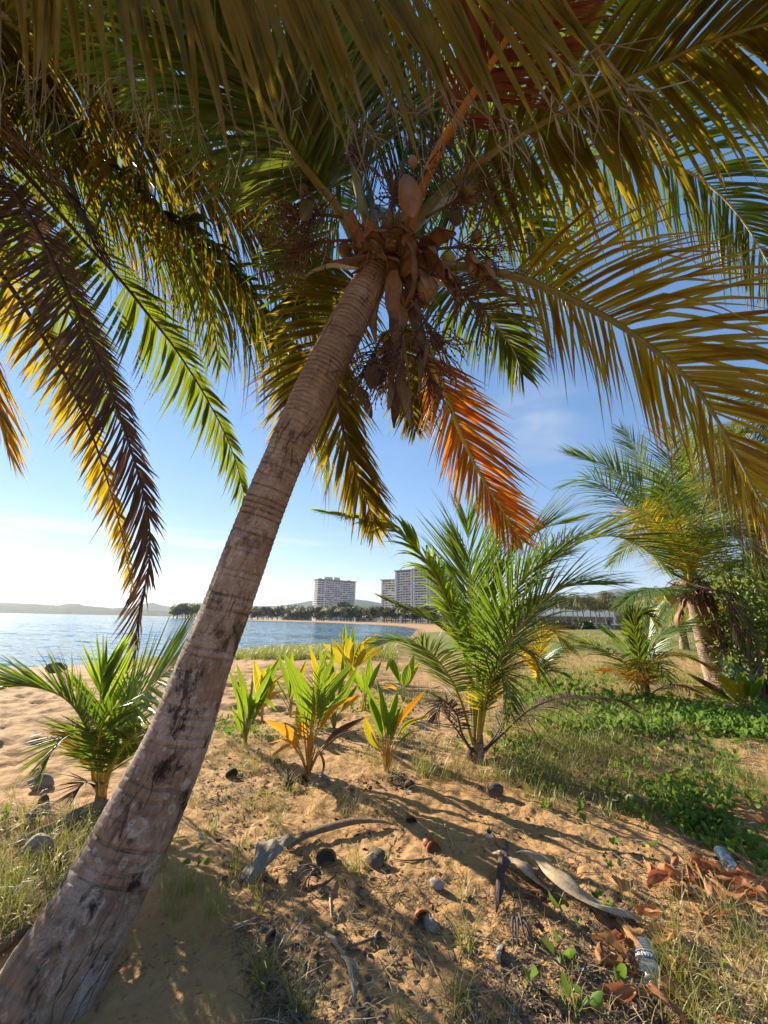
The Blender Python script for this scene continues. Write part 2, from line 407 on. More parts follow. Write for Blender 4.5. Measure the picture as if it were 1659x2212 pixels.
# ------------------------------------------------------------------ camera, light, world
cd = bpy.data.cameras.new('camera'); cam = bpy.data.objects.new('camera', cd); COL.objects.link(cam); SC.camera = cam
fw = Vector((0, math.cos(PIT), math.sin(PIT))); up = Vector((0, -math.sin(PIT), math.cos(PIT))); rt = Vector((1, 0, 0))
rc = rt*math.cos(ROL)+up*math.sin(ROL); uc = -rt*math.sin(ROL)+up*math.cos(ROL)
cam.matrix_world = Matrix(((rc.x, uc.x, -fw.x, 0), (rc.y, uc.y, -fw.y, 0), (rc.z, uc.z, -fw.z, H), (0, 0, 0, 1)))
cd.sensor_fit = 'VERTICAL'; cd.sensor_height = 24; cd.lens = 24*F/2212; cd.clip_start = .05; cd.clip_end = 30000
sd_ = Vector((math.sin(SUN_AZ)*math.cos(SUN_EL), math.cos(SUN_AZ)*math.cos(SUN_EL), math.sin(SUN_EL)))
sl = bpy.data.lights.new('sun', 'SUN'); so = bpy.data.objects.new('sun', sl); COL.objects.link(so)
sl.energy = 5.0; sl.angle = R(.5); sl.color = (1, .89, .72)
so.rotation_euler = (-sd_).to_track_quat('-Z', 'Y').to_euler()
SC.view_settings.view_transform = 'Standard'; SC.view_settings.look = 'None'; SC.view_settings.gamma = 1
SC.view_settings.exposure = 1.42
w = bpy.data.worlds.new('World'); SC.world = w; w.use_nodes = True
nt = w.node_tree; nt.nodes.clear()
def wn(t, **k):
    d = nt.nodes.new('ShaderNode'+t)
    for a, b in k.items(): setattr(d, a, b)
    return d
sky = wn('TexSky', sky_type='NISHITA', sun_disc=False, sun_elevation=SUN_EL, sun_rotation=SUN_AZ, altitude=0, air_density=1.0, dust_density=.0, ozone_density=4.0)
bgn = wn('Background'); wo = wn('OutputWorld'); tc = wn('TexCoord')
hs = wn('MixRGB', blend_type='MULTIPLY'); hs.inputs[0].default_value = 1; hs.inputs[2].default_value = (1.03, .95, 1.05, 1)
gm = wn('Gamma'); gm.inputs[1].default_value = .54; nt.links.new(sky.outputs[0], gm.inputs[0])
hv = wn('HueSaturation'); hv.inputs['Saturation'].default_value = 1.5; hv.inputs['Value'].default_value = 2.2; nt.links.new(gm.outputs[0], hv.inputs['Color'])
nt.links.new(hv.outputs[0], hs.inputs[1])
sep = wn('SeparateXYZ'); nt.links.new(tc.outputs['Generated'], sep.inputs[0])
def wm(op, a, b=0.0):
    d = wn('Math', operation=op)
    for i, v in enumerate((a, b)):
        if isinstance(v, bpy.types.NodeSocket): nt.links.new(v, d.inputs[i])
        else: d.inputs[i].default_value = v
    return d.outputs[0]
def wmap(v, a, b, c=0., d=1.):
    k = wn('MapRange', interpolation_type='SMOOTHSTEP'); nt.links.new(v, k.inputs[0])
    for i, q in enumerate((a, b, c, d)): k.inputs[i+1].default_value = q
    return k.outputs[0]
def wnoise(sc, mp, det=6, dist=.4):
    m_ = wn('Mapping'); m_.inputs['Scale'].default_value = mp; nt.links.new(tc.outputs['Generated'], m_.inputs[0])
    k = wn('TexNoise'); nt.links.new(m_.outputs[0], k.inputs['Vector'])
    k.inputs['Scale'].default_value = sc; k.inputs['Detail'].default_value = det; k.inputs['Distortion'].default_value = dist
    return k.outputs['Fac']
z = sep.outputs[2]
band = wm('MULTIPLY', wmap(z, .0, .05), wmap(z, .23, .12))
leftw = wmap(sep.outputs[0], .45, -.30)
c1 = wmap(wnoise(1.9, (1.2, 1.2, 15), 8, .5), .47, .60)
c1 = wm('MULTIPLY', wm('MULTIPLY', c1, band), leftw)
haze = wm('MULTIPLY', wmap(z, .16, -.02, 0, .05), wmap(sep.outputs[0], .3, -.7, .15, 1))
# one soft wisp over the orange frond, a few more scattered high up
wd = ray(1165, 945); wd = wd/np.linalg.norm(wd)
def wisp(d, r0, r1):
    dn = wn('VectorMath', operation='DISTANCE'); nt.links.new(tc.outputs['Generated'], dn.inputs[0]); dn.inputs[1].default_value = tuple(d)
    return wmap(dn.outputs['Value'], r1, r0)
wc = wm('MULTIPLY', wisp(wd, .02, .17), wmap(wnoise(4, (1, 1, 2.4), 4, .3), .36, .75, 0, .50))
wd2 = ray(770, 900); wd2 = wd2/np.linalg.norm(wd2)
wc2 = wm('MULTIPLY', wisp(wd2, .02, .2), wmap(wnoise(7, (1, 1, 3.), 6, .8), .50, .75, 0, .3))
cl = wm('MINIMUM', wm('ADD', wm('ADD', wm('MULTIPLY', c1, .85), haze), wm('ADD', wc, wc2)), 1.0)
mx = wn('MixRGB'); nt.links.new(cl, mx.inputs[0]); nt.links.new(hs.outputs[0], mx.inputs[1])
CLOUD = 5.6
mx.inputs[2].default_value = (CLOUD, CLOUD*.985, CLOUD*.96, 1)
nt.links.new(mx.outputs[0], bgn.inputs[0]); bgn.inputs[1].default_value = .060
nt.links.new(bgn.outputs[0], wo.inputs[0])

# ------------------------------------------------------------------ ground sheet and sea
def cover(x, y):
    """share of grass on the ground, and of plant litter"""
    sd = sdist(x, y)
    r = np.hypot(x, y)
    g = .25+.35*fbm(x*.12, y*.12, 0, 3, 71)+.42*sst(9, 22, y)*sst(-3, 4, x-.02*y)+.35*fbm(x*.16, y*.07, 0, 3, 77)
    g = g-.5*sst(60, 130, y)*sst(.1, .3, fbm(x*.02, y*.05, 0, 2, 81)+.15)
    g = np.where(y < 9, .12+.42*sst(.4, 2.0, x-.15*y)*sst(4.2, 6.0, y), g)
    g = g+.7*np.exp(-((sd-3.2)/1.8)**2)*sst(18, 24, y)*(1-sst(60, 90, y))
    g = np.where((sd < 1.2), -1, g)
    g = np.where((x < -3) & (y < 17), -.4, g)
    g = np.where((y > 75) & (sd < 9+.04*r), -1, g)
    return g, .15+.75*(1-sst(6, 11, r))*sst(-3.4, -1.5, x)
A = np.r_[np.linspace(-64, 64, 780)]
A = np.r_[A, np.linspace(64, 296, 70)[1:-1]]
A = np.radians(A)
r = [.35]
while r[-1] < 9000:
    r.append(r[-1]*(1.008 if r[-1] < 14 else (1.022 if r[-1] < 500 else 1.06)))
r = np.array(r); nr, na = len(r), len(A)
X = r[:, None]*np.sin(A)[None]; Y = r[:, None]*np.cos(A)[None]
Z = hgt(X, Y)
V = np.stack([X, Y, Z], -1).reshape(-1, 3)
V = np.vstack([V, [(0, 0, 0)]])
i, j = np.meshgrid(np.arange(nr-1), np.arange(na), indexing='ij'); j2 = (j+1) % na
q = np.stack([i*na+j, i*na+j2, (i+1)*na+j2, (i+1)*na+j], -1).reshape(-1, 4)[:, ::-1]
gc, lc = cover(X, Y)
mb = MB(); mb.addq(V, q, np.r_[lc.ravel(), 0], np.r_[gc.ravel(), 0])
mb.f += [(nr*na, (k+1) % na, k) for k in range(na)]; mb.m += [0]*na
g_ = mb.build('sand_ground', M['sand']); props(g_, kind='structure')
mb = MB(); mb.add([(-9000, -3500, SEAZ), (400, -3500, SEAZ), (400, 3000, SEAZ), (-9000, 3000, SEAZ)], [(0, 1, 2, 3)])
props(mb.build('sea', M['sea']), kind='structure')

# ------------------------------------------------------------------ hills
def hill(prof, D, name, depth=.25, seed=0, mat='hill'):
    p = np.array(prof, float); n = 160; xs = np.linspace(p[0, 0], p[-1, 0], n); ys = np.interp(xs, p[:, 0], p[:, 1])
    rows = np.linspace(-1, 1, 15); V = np.zeros((n, 15, 3))
    for a in range(n):
        t = P(xs[a], ys[a], D); base = SEAZ-1
        top = t[2]*(1+.05*float(fbm(a*.12, 0., 0, 4, seed)))+D*.0006*float(fbm(a*.5, 3., 0, 3, seed+2))
        for b, rr in enumerate(rows):
            k = 1+depth*rr
            prf = (1-abs(rr)**1.6)
            nz = 1+.22*float(fbm(a*.15, b*.6, 0, 3, seed+9))*min(1, abs(rr)*2)
            V[a, b] = (t[0]*k, t[1]*k, base+(top-base)*prf*nz)
    i, j = np.meshgrid(np.arange(n-1), np.arange(14), indexing='ij')
    q = np.stack([i*15+j, (i+1)*15+j, (i+1)*15+j+1, i*15+j+1], -1).reshape(-1, 4)
    m_ = MB(); m_.addq(V.reshape(-1, 3), q, 0, 0)
    return props(m_.build(name, M[mat]), kind='structure')
hill([(-400, 1300), (-200, 1296), (-60, 1301), (0, 1302), (39, 1302), (91, 1306), (125, 1308), (146, 1304), (167, 1303), (187, 1309), (224, 1311), (242, 1314), (260, 1312), (300, 1316), (380, 1322), (470, 1329)], 2300, 'far_hills', .22, 1)
hill([(240, 1322), (285, 1314), (307, 1306), (328, 1302), (346, 1307), (372, 1311), (430, 1313), (520, 1312), (600, 1308), (648, 1302), (671, 1297), (720, 1294), (766, 1296), (783, 1297), (807, 1300), (821, 1303), (900, 1310), (1000, 1315), (1120, 1320)], 3600, 'far_hills', .2, 5)
hill([(1060, 1322), (1150, 1305), (1238, 1289), (1273, 1282), (1311, 1275), (1349, 1273), (1374, 1276), (1403, 1270), (1450, 1268), (1520, 1258), (1659, 1262), (1800, 1270), (2100, 1300)], 6200, 'mountains', .2, 9)

# ------------------------------------------------------------------ palm fronds
HAZE = .00007
DENS, WID = 1.45, .86
def frond(parent, pts, n=80, L=.7, w=.034, g=1.2, mat='green', rmat='rachis', pet=.2, a0=70, a1=22, twist=0., seed=0,
          r0=.03, r1=.004, lift=.12, seg=6, miss=.03, one=0, fold=.25, brk=.12, name='frond', prof=None, taper=.3, side=None, wind=None, asym=1.0, fray=0, gj=.5, wj=.25, lj=.12, label=None):
    rg = np.random.default_rng(seed+1000); n = int(n*DENS); L = L*1.12; w = w*WID
    c = spline(pts, 120); T = nrm(np.gradient(c, axis=0))
    ch = c[-1]-c[0]; ch[2] = 0
    if np.linalg.norm(ch) < 1e-3: ch = np.array((1.0, 0, 0))
    S0 = nrm(np.cross((0, 0, 1), ch)) if side is None else nrm(np.array(side, float))
    mb = MB()
    for sg in (-1, 1):
        if one and sg != one: continue
        ki0 = (np.arange(n)+.5+rg.normal(0, .18, n)+.8*vn(np.arange(n)*.31, np.arange(n)*0, 0, seed % 89+sg))/n
        t = np.clip(pet+(1-pet)*ki0, pet, .999); gap = vn(np.arange(n)*.35, np.arange(n)*0+sg*3, 0, seed % 83+7)
        keep = (rg.random(n) > miss) & (gap < .72); t = t[keep]; m = len(t)
        ud = np.clip(rg.normal(0, .13, m)+.10*vn(t*14, t*0, 0, seed % 71), -.3, .4)
        k = t*(len(c)-1); ki = k.astype(int); kf = (k-ki)[:, None]; k2 = np.minimum(ki+1, len(c)-1)
        p = c[ki]*(1-kf)+c[k2]*kf; Tt = nrm(T[ki]*(1-kf)+T[k2]*kf)
        S = nrm(S0-np.sum(S0*Tt, 1, keepdims=True)*Tt); N = np.cross(Tt, S); N = N*np.where(N[:, 2:3] < -.02, 1, 1)
        if side is None: N = np.where((np.cross(T[0], nrm(S0-np.dot(S0, T[0])*T[0]))[2] < 0), -N, N)
        tw = twist; S, N = S*math.cos(tw)+N*math.sin(tw), N*math.cos(tw)-S*math.sin(tw)
        s_ = (t-pet)/(1-pet)
        al = np.radians(a0+(a1-a0)*s_**1.1+rg.normal(0, 3.5, m))[:, None]
        D = nrm(np.cos(al)*Tt+np.sin(al)*S*sg+lift*N+rg.normal(0, .04, (m, 3)))
        ln = L*(np.interp(s_, [0, .12, .4, .75, 1], prof or [.62, .9, 1, .78, taper]))*(1+rg.normal(0, lj, m)); ln = np.maximum(ln*(asym if sg > 0 else 1), .03)
        wd_ = w*np.interp(s_, [0, .3, .8, 1], [.8, 1, .85, .5])*(1+rg.normal(0, wj, m)*.5)
        gg = g*(1+rg.normal(0, gj, m)*.6)
        brkp = np.where(rg.random(m) < brk, rg.integers(1, seg, m), 99)
        W = nrm(Tt-np.sum(Tt*D, 1, keepdims=True)*D)
        ro = rg.normal(0, .28, m)[:, None]
        Nn = np.cross(D, W); W = W*np.cos(ro)+Nn*np.sin(ro)
        tin = np.clip(rg.beta(1.3, 2.0, m)+.25*vn(t*9, t*0+sg, 0, seed % 97), 0, 1)
        V = np.zeros((m, seg+1, 3, 3)); U = np.zeros((m, seg+1, 3))
        pos = p.copy()
        for js in range(seg+1):
            f = js/seg
            W = nrm(W-np.sum(W*D, 1, keepdims=True)*D); Nn = np.cross(D, W)
            wf = (.45+.55*min(1, f*4))*max(0, 1-(f/.92)**2.4)**.9+.05*(1-f)+.012
            hw = (wd_*wf/2)[:, None]
            V[:, js, 0] = pos-W*hw; V[:, js, 1] = pos-Nn*hw*fold*2*sg*(1 if True else 0); V[:, js, 2] = pos+W*hw
            U[:, js] = np.clip(f+ud, 0, 1.3)[:, None]
            if js < seg:
                kb = np.where(brkp == js, 4.5, 1.0)
                D = nrm(D+(np.array((0, 0, -1.0))+(0 if wind is None else np.array(wind)))*(gg*kb*ln)[:, None]*(.35+1.1*f)/seg)
                pos = pos+D*(ln/seg)[:, None]
        if fray:
            for _ in range(fray):
                d2 = nrm(D+rg.normal(0, .30, (m, 3))); fl = rg.uniform(.03, .13, m)[:, None]*(L/.8); w2 = nrm(np.cross(d2, rg.normal(0, 1, (m, 3))))*.0016*(L/.8)
                p0 = V[:, seg-1, 1]+(pos-V[:, seg-1, 1])*rg.uniform(0, 1, m)[:, None]; p1 = p0+d2*fl*.5; p2 = p0+(d2*.9+np.array((0, 0, -.35))+rg.normal(0, .2, (m, 3)))*fl
                Vf = np.stack([p0-w2, p0+w2, p1-w2, p1+w2, p2-w2*.4, p2+w2*.4], 1); bf = (np.arange(m)*6)[:, None]
                mb.addq(Vf.reshape(-1, 3), np.vstack([bf+np.array([0, 1, 3, 2]), bf+np.array([2, 3, 5, 4])]), .5, 1.2)
        base = (np.arange(m)*(seg+1)*3)[:, None, None]
        jj = (np.arange(seg)*3)[None, :, None]
        q = np.stack([base+jj+np.array([0, 1]), base+jj+np.array([1, 2]), base+jj+np.array([4, 5]), base+jj+np.array([3, 4])], -1).reshape(-1, 4)
        mb.addq(V.reshape(-1, 3), q, np.repeat(tin, (seg+1)*3), U.reshape(-1))
    o = mb.build(name, M[mat], parent)
    if label: o['label'] = label
    rb = MB()
    rad = [r0*1.9, r0*1.35, r0*1.05, r0*.8, r0*.55, r0*.35, r1]
    tube(rb, c[::3], rad, 8, None, 0, .75, cap=True)
    rr = rb.build('midrib', M[rmat], o)
    # the midrib mesh is expressed in the same frame as its thing
    rr.location = (0, 0, 0)
    return o
def DP(l):   # (display x, y, camera depth) -> world
    return [P(*a) for a in l]

def ringtrunk(mb, pts, rad, ring=.05, sides=40, n=260, amp=.02, seed=0, uvs=None):
    c = spline(pts, n); T, Aa, Bb = frames(c, (1, 0, 0))
    L = np.r_[0, np.cumsum(np.linalg.norm(np.diff(c, axis=0), axis=1))]
    r = np.interp(np.linspace(0, 1, n), np.linspace(0, 1, len(rad)), rad)
    th = np.linspace(0, 2*math.pi, sides, endpoint=False)
    LL, TH = np.meshgrid(L, th, indexing='ij')
    ph = LL/ring*(1+.55*LL/L[-1])+.35*fbm(np.cos(TH)*1.2, np.sin(TH)*1.2, LL*2, 3, seed)+.25*np.sin(TH+1)
    ph = ph+.4*fbm(LL*3, LL*0, 0, 2, seed+4)
    fr = ph-np.floor(ph)
    idx = np.floor(ph)
    sc = np.exp(-((fr-.5)/.13)**2)*(.5+.5*vn(idx*3.7, TH*0, 0, seed+3))*(.65+.6*fbm(np.cos(TH)*2, np.sin(TH)*2, LL*4, 2, seed+12))
    ramp = (fr-.5)*np.where(fr > .5, -1, 1)*.0+((fr+.5) % 1)*.7
    rr = r[:, None]*(1+amp*(ramp-.35)-amp*1.1*sc+.07*fbm(np.cos(TH)*1.5, np.sin(TH)*1.5, LL*1.6, 3, seed+7)+.012*fbm(np.cos(TH)*7, np.sin(TH)*7, LL*5, 3, seed+8))
    sm = r[:, None]*(1+.07*fbm(np.cos(TH)*1.5, np.sin(TH)*1.5, LL*1.6, 3, seed+7)); rr = sm+(rr-sm)*(.45+.55*sst(.25, .6, LL/L[-1]))
    V = c[:, None]+rr[..., None]*(np.cos(th)[None, :, None]*Aa[:, None]+np.sin(th)[None, :, None]*Bb[:, None])
    i, j = np.meshgrid(np.arange(n-1), np.arange(sides), indexing='ij')
    q = np.stack([i*sides+j, i*sides+(j+1) % sides, (i+1)*sides+(j+1) % sides, (i+1)*sides+j], -1).reshape(-1, 4)
    mb.addq(V.reshape(-1, 3), q, sc.reshape(-1), LL.reshape(-1))
    mb.uvinfo = (sides, L, r.mean())
def trunk_obj(name, pts, rad, parent, mat='bark', **k):
    mb = MB(); ringtrunk(mb, pts, rad, **k); o = mb.build(name, M[mat], parent)
    sides, L, rm = mb.uvinfo; me = o.data
    uv = me.uv_layers.new(name='UVMap')
    li = np.zeros(len(me.loops), int); me.loops.foreach_get('vertex_index', li)
    jj = li % sides; ii = li//sides
    u = jj/sides*2*math.pi*rm
    pol = np.arange(len(li))//4
    wrap = (pol % sides == sides-1) & (jj == 0)
    u = np.where(wrap, 2*math.pi*rm, u)
    uv.data.foreach_set('uv', np.stack([u, L[ii]], 1).ravel().astype(np.float32))
    return o
def fruit_stalk(parent, p0, d0, L=.5, n=22, seed=0, drop=.5, nuts=0, rmain=.011):
    rg = np.random.default_rng(seed); mb = MB(); d0 = nrm(d0)
    main = [np.array(p0)+d0*L*.55*t+np.array((0, 0, -1))*drop*L*.3*t*t for t in np.linspace(0, 1, 6)]
    tube(mb, main, [rmain, rmain*.6], 6, 10)
    tips = []
    for k in range(n):
        t = .35+.65*k/n; i = min(4, int(t*5)); b = main[i]*(1-(t*5-i))+main[i+1]*(t*5-i)
        d = nrm(d0+rg.normal(0, .55, 3)); pts = [b]; l = L*rg.uniform(.35, .7)
        for s in range(7):
            d = nrm(d+rg.normal(0, .28, 3)+np.array((0, 0, -drop*.16))); pts.append(pts[-1]+d*l/7)
        tube(mb, np.array(pts), [.0042, .0035, .0022], 4, 14)
        for s in (3, 5, 6): ellipsoid(mb, pts[s], (.0065, .0065, .0085), None, 3)
        tips.append(pts[-1])
    return mb.build('fruit_stalk', M['twig'], parent), tips
def boat(parent, pts, w, mat='spathe', name='spathe', open_=.55, seed=0, thick=.004):
    """a boat shaped dry spathe: a curled sheet that tapers to both ends"""
    c = spline(pts, 26); T, Aa, Bb = frames(c, (0.2, .1, 1)); mb = MB(); V = []
    rg = np.random.default_rng(seed)
    for sgn in (0, 1):
        for i in range(26):
            f = i/25; ww = w*(math.sin(math.pi*min(1, f*.9+.08))**.7)*(1-.25*f)+.003
            for j in range(11):
                a = (j/10-.5)*2*math.pi*open_
                rr = ww/2*(1+.06*math.sin(j*2.1+i*.3)+.16*math.sin(i*.55+seed+w*40)+.12*math.sin(j*.9+i*.8+w*90)) - sgn*thick
                V.append(c[i]+Aa[i]*math.sin(a)*rr-Bb[i]*math.cos(a)*rr*.8)
    q = [(i*11+j, i*11+j+1, (i+1)*11+j+1, (i+1)*11+j) for i in range(25) for j in range(10)]
    o2 = 26*11; q += [(o2+a, o2+d, o2+c_, o2+b) for a, b, c_, d in q]
    mb.add(np.array(V), q, rg.random(), .5)
    o = mb.build(name, M[mat], parent)
    return o
def pod(parent, c, r, mat='nut', rx=0, ry=0, name='coconut', nz=.06, seed=0, point=.25):
    mb = MB()
    def sq(v):
        zz = v[:, 2]/r[2]; k = 1-point*np.clip(zz, 0, 1)**2-.10*np.clip(-zz, 0, 1)**2
        th = np.arctan2(v[:, 1], v[:, 0]); k = k*(1+.045*np.cos(3*th))
        return np.stack([v[:, 0]*k, v[:, 1]*k, v[:, 2]], 1)
    ellipsoid(mb, c, r, rotm(rx, ry, 0), 12, 0, nz, seed, 0, sq)
    return mb.build(name, M[mat], parent)
# ------------------------------------------------------------------ the leaning coconut palm
base = G(110, 2130)
pm = thing('coconut_palm', base, 'tall coconut palm whose thick ringed trunk leans up from the lower left corner', 'palm tree', 'coconut palms')
tc_ = [(76, 2195, 1.50, 228), (125, 2102, 1.56, 212), (177, 2010, 1.64, 188), (242, 1893, 1.76, 167), (314, 1750, 1.88, 154), (382, 1600, 2.0, 132), (435, 1450, 2.1, 111),
       (494, 1300, 2.2, 100), (549, 1150, 2.3, 92), (610, 1000, 2.4, 84), (677, 850, 2.5, 84), (752, 700, 2.6, 80), (795, 620, 2.66, 74), (815, 570, 2.7, 66)]
tp = DP([a[:3] for a in tc_]); rd_ = [a[3]/F*a[2]/2 for a in tc_]
L_ = np.r_[0, np.cumsum([np.linalg.norm(tp[i+1]-tp[i]) for i in range(len(tp)-1)])]; L_ /= L_[-1]
rad_ = np.interp(np.linspace(0, 1, 60), L_, rd_)
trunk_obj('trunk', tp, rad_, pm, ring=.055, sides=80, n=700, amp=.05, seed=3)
Cw = P(838, 545, 2.72)
def crown_core(parent, c, r, seed=0, mat='sheath', name='leaf_sheath'):
    mb = MB(); rg = np.random.default_rng(seed)
    ellipsoid(mb, c, (r*.85, r*.85, r*1.35), None, 14, 0, .35, seed)
    for k in range(46):
        a = rg.uniform(0, 6.28); b = np.array((math.cos(a), math.sin(a), 0))
        p0 = c+b*r*.6+np.array((0, 0, -r*rg.uniform(.2, 1))); d = nrm(b*rg.uniform(.3, 1)+np.array((0, 0, rg.uniform(-.9, 1.1))))
        pts = [p0+d*r*t*rg.uniform(1.3, 1.8)+np.array((0, 0, -.25*r*t*t)) for t in (0, .5, 1.0, 1.3)]
        tube(mb, np.array(pts), [r*.42, r*.34, r*.16, r*.03], 8, 10, rg.random(), .22, hint=b)
    for k in range(70):      # torn fibre strips that hang from the old leaf bases
        a = rg.uniform(0, 6.28); b = np.array((math.cos(a), math.sin(a), 0)); p = c+b*r*rg.uniform(.5, 1.1)+np.array((0, 0, r*rg.uniform(-.9, .6))); pts = [p]
        d = nrm(b*rg.uniform(.2, 1.2)+np.array((0, 0, rg.uniform(-.6, .5)))); l = r*rg.uniform(.8, 3.0)
        for q in range(5): d = nrm(d+rg.normal(0, .25, 3)+np.array((0, 0, -.45))); pts.append(pts[-1]+d*l/5)
        tube(mb, np.array(pts), [r*.07, r*.05, r*.012], 4, 10, rg.random(), .35, hint=b)
    return mb.build(name, M[mat], parent)
crown_core(pm, Cw, .13, 4)
C0 = (830, 548, 2.72)
def near(o=0, e=0): return (C0[0]+o, C0[1]+e, C0[2])
mf = [
 # points, kwargs
 ([near(-40, 20), (740, 468, 2.65), (680, 388, 2.5), (635, 330, 2.35), (565, 215, 2.1), (480, 90, 1.85), (400, -60, 1.6)], dict(mat='green', n=95, L=.74, pet=.30, g=1.3, r0=.028)),
 ([near(-20, 0), (772, 400, 2.7), (752, 280, 2.7), (735, 150, 2.65), (715, 30, 2.55), (690, -110, 2.4)], dict(mat='green', n=90, L=.72, pet=.3, r0=.028, g=1.0)),
 ([near(35, -20), (905, 420, 2.6), (945, 330, 2.45), (985, 262, 2.3), (1060, 140, 2.05), (1140, 10, 1.85), (1230, -120, 1.6)], dict(mat='redbrown', rmat='rachis_o', n=66, L=.50, w=.022, pet=.45, r0=.034, g=.9)),
 ([near(30, -10), (945, 425, 2.7), (1020, 360, 2.65), (1110, 300, 2.6), (1250, 225, 2.5), (1400, 150, 2.4), (1530, 92, 2.3), (1700, 45, 2.2), (1900, 60, 2.1)], dict(mat='olive', rmat='rachis', n=105, L=.98, pet=.22, r0=.026, w=.042, g=1.5, lift=.05)),
 ([near(20, -10), (940, 450, 2.9), (1034, 402, 3.1), (1134, 370, 3.3), (1229, 348, 3.45), (1350, 340, 3.55), (1479, 368, 3.6), (1560, 425, 3.6), (1620, 500, 3.6), (1665, 580, 3.6), (1700, 660, 3.55)], dict(mat='green', rmat='rachis_pale', n=125, L=.95, pet=.14, w=.032, g=1.8, r0=.022)),
 ([near(30, 10), (914, 570, 2.6), (1020, 580, 2.55), (1129, 603, 2.5), (1229, 645, 2.45), (1329, 697, 2.4), (1425, 765, 2.35), (1500, 835, 2.3), (1560, 925, 2.25), (1620, 1040, 2.2), (1690, 1180, 2.15)], dict(mat='yellowing', rmat='rachis', n=100, L=.84, pet=.26, w=.029, g=.95, r0=.025, lift=.25, a0=66, brk=.3)),
 ([near(10, 30), (880, 670, 2.85), (916, 736, 2.95), (938, 790, 3.0), (973, 880, 3.1), (1006, 962, 3.15), (1040, 1030, 3.2), (1080, 1095, 3.2), (1125, 1165, 3.2)], dict(mat='orange', rmat='rachis_y', n=80, L=.52, pet=.28, w=.030, g=.45, r0=.024, a0=50, a1=25, lift=.1, brk=.06)),
 ([near(-30, 30), (760, 640, 3.1), (725, 760, 3.3), (735, 900, 3.35), (765, 1010, 3.3), (795, 1090, 3.25), (808, 1150, 3.2)], dict(mat='olive', rmat='rachis_d', n=70, L=.5, pet=.3, g=1.1, a0=40, r0=.02)),
 ([near(-30, 20), (750, 574, 2.9), (710, 574, 3.1), (660, 600, 3.4), (630, 680, 3.6)], dict(mat='green', rmat='rachis_pale', n=60, L=.5, pet=.3, g=1.4, r0=.024)),
 ([near(-30, 30), (765, 620, 3.2), (715, 690, 3.5), (672, 780, 3.7), (650, 860, 3.75), (640, 960, 3.7)], dict(mat='olive', rmat='rachis', n=80, L=.62, pet=.2, g=1.2, r0=.02)),
 ([near(20, 10), (930, 600, 3.2), (1000, 640, 3.6), (1060, 690, 3.9), (1105, 750, 4.1), (1130, 810, 4.1)], dict(mat='green', rmat='rachis_pale', n=90, L=.66, pet=.22, g=1.5, r0=.02)),
 ([near(10, 30), (862, 690, 3.3), (878, 780, 3.6), (888, 860, 3.7), (898, 930, 3.7)], dict(mat='olive', rmat='rachis', n=70, L=.38, pet=.4, g=1.1, r0=.02)),
 ([near(0, -10), (850, 440, 3.0), (880, 320, 3.1), (925, 190, 3.1), (985, 50, 3.0), (1060, -100, 2.8)], dict(mat='green', n=85, L=.66, pet=.25, r0=.024, g=1.)),
 ([near(-30, 0), (720, 440, 3.0), (590, 320, 3.05), (450, 210, 3.0), (300, 130, 2.85), (140, 80, 2.6)], dict(mat='green', n=95, L=.76, pet=.2, r0=.022, g=1.3)),
 ([near(-10, 0), (800, 420, 3.1), (760, 300, 3.3), (650, 150, 3.3), (520, 20, 3.2), (380, -80, 3.0)], dict(mat='green', n=90, L=.74, pet=.22, r0=.022, g=1.2)),
 ([near(10, 0), (900, 470, 3.2), (1000, 430, 3.6), (1090, 460, 3.9), (1170, 540, 4.0), (1230, 640, 4.0)], dict(mat='bright', n=80, L=.66, pet=.2, r0=.02, g=1.5)),
 ([near(10, 0), (900, 400, 3.0), (990, 270, 3.1), (1120, 130, 3.1), (1280, 20, 3.0), (1450, -40, 2.8)], dict(mat='green', n=90, L=.74, pet=.2, r0=.022, g=1.1)),
 ([near(0, 0), (840, 480, 3.3), (800, 440, 3.8), (740, 470, 4.2), (690, 540, 4.4), (650, 640, 4.4)], dict(mat='bright', n=70, L=.62, pet=.2, r0=.018, g=1.2)),
]
for k, (pts, kw) in enumerate(mf):
    kw.setdefault('seed', 20+k)
    fr = frond(pm, DP(pts), **kw)
    if kw['mat'] == 'orange': fr['label'] = 'orange dying frond hanging below the crown'
    if kw['mat'] == 'redbrown': fr['label'] = 'reddish frond on a thick orange stalk'
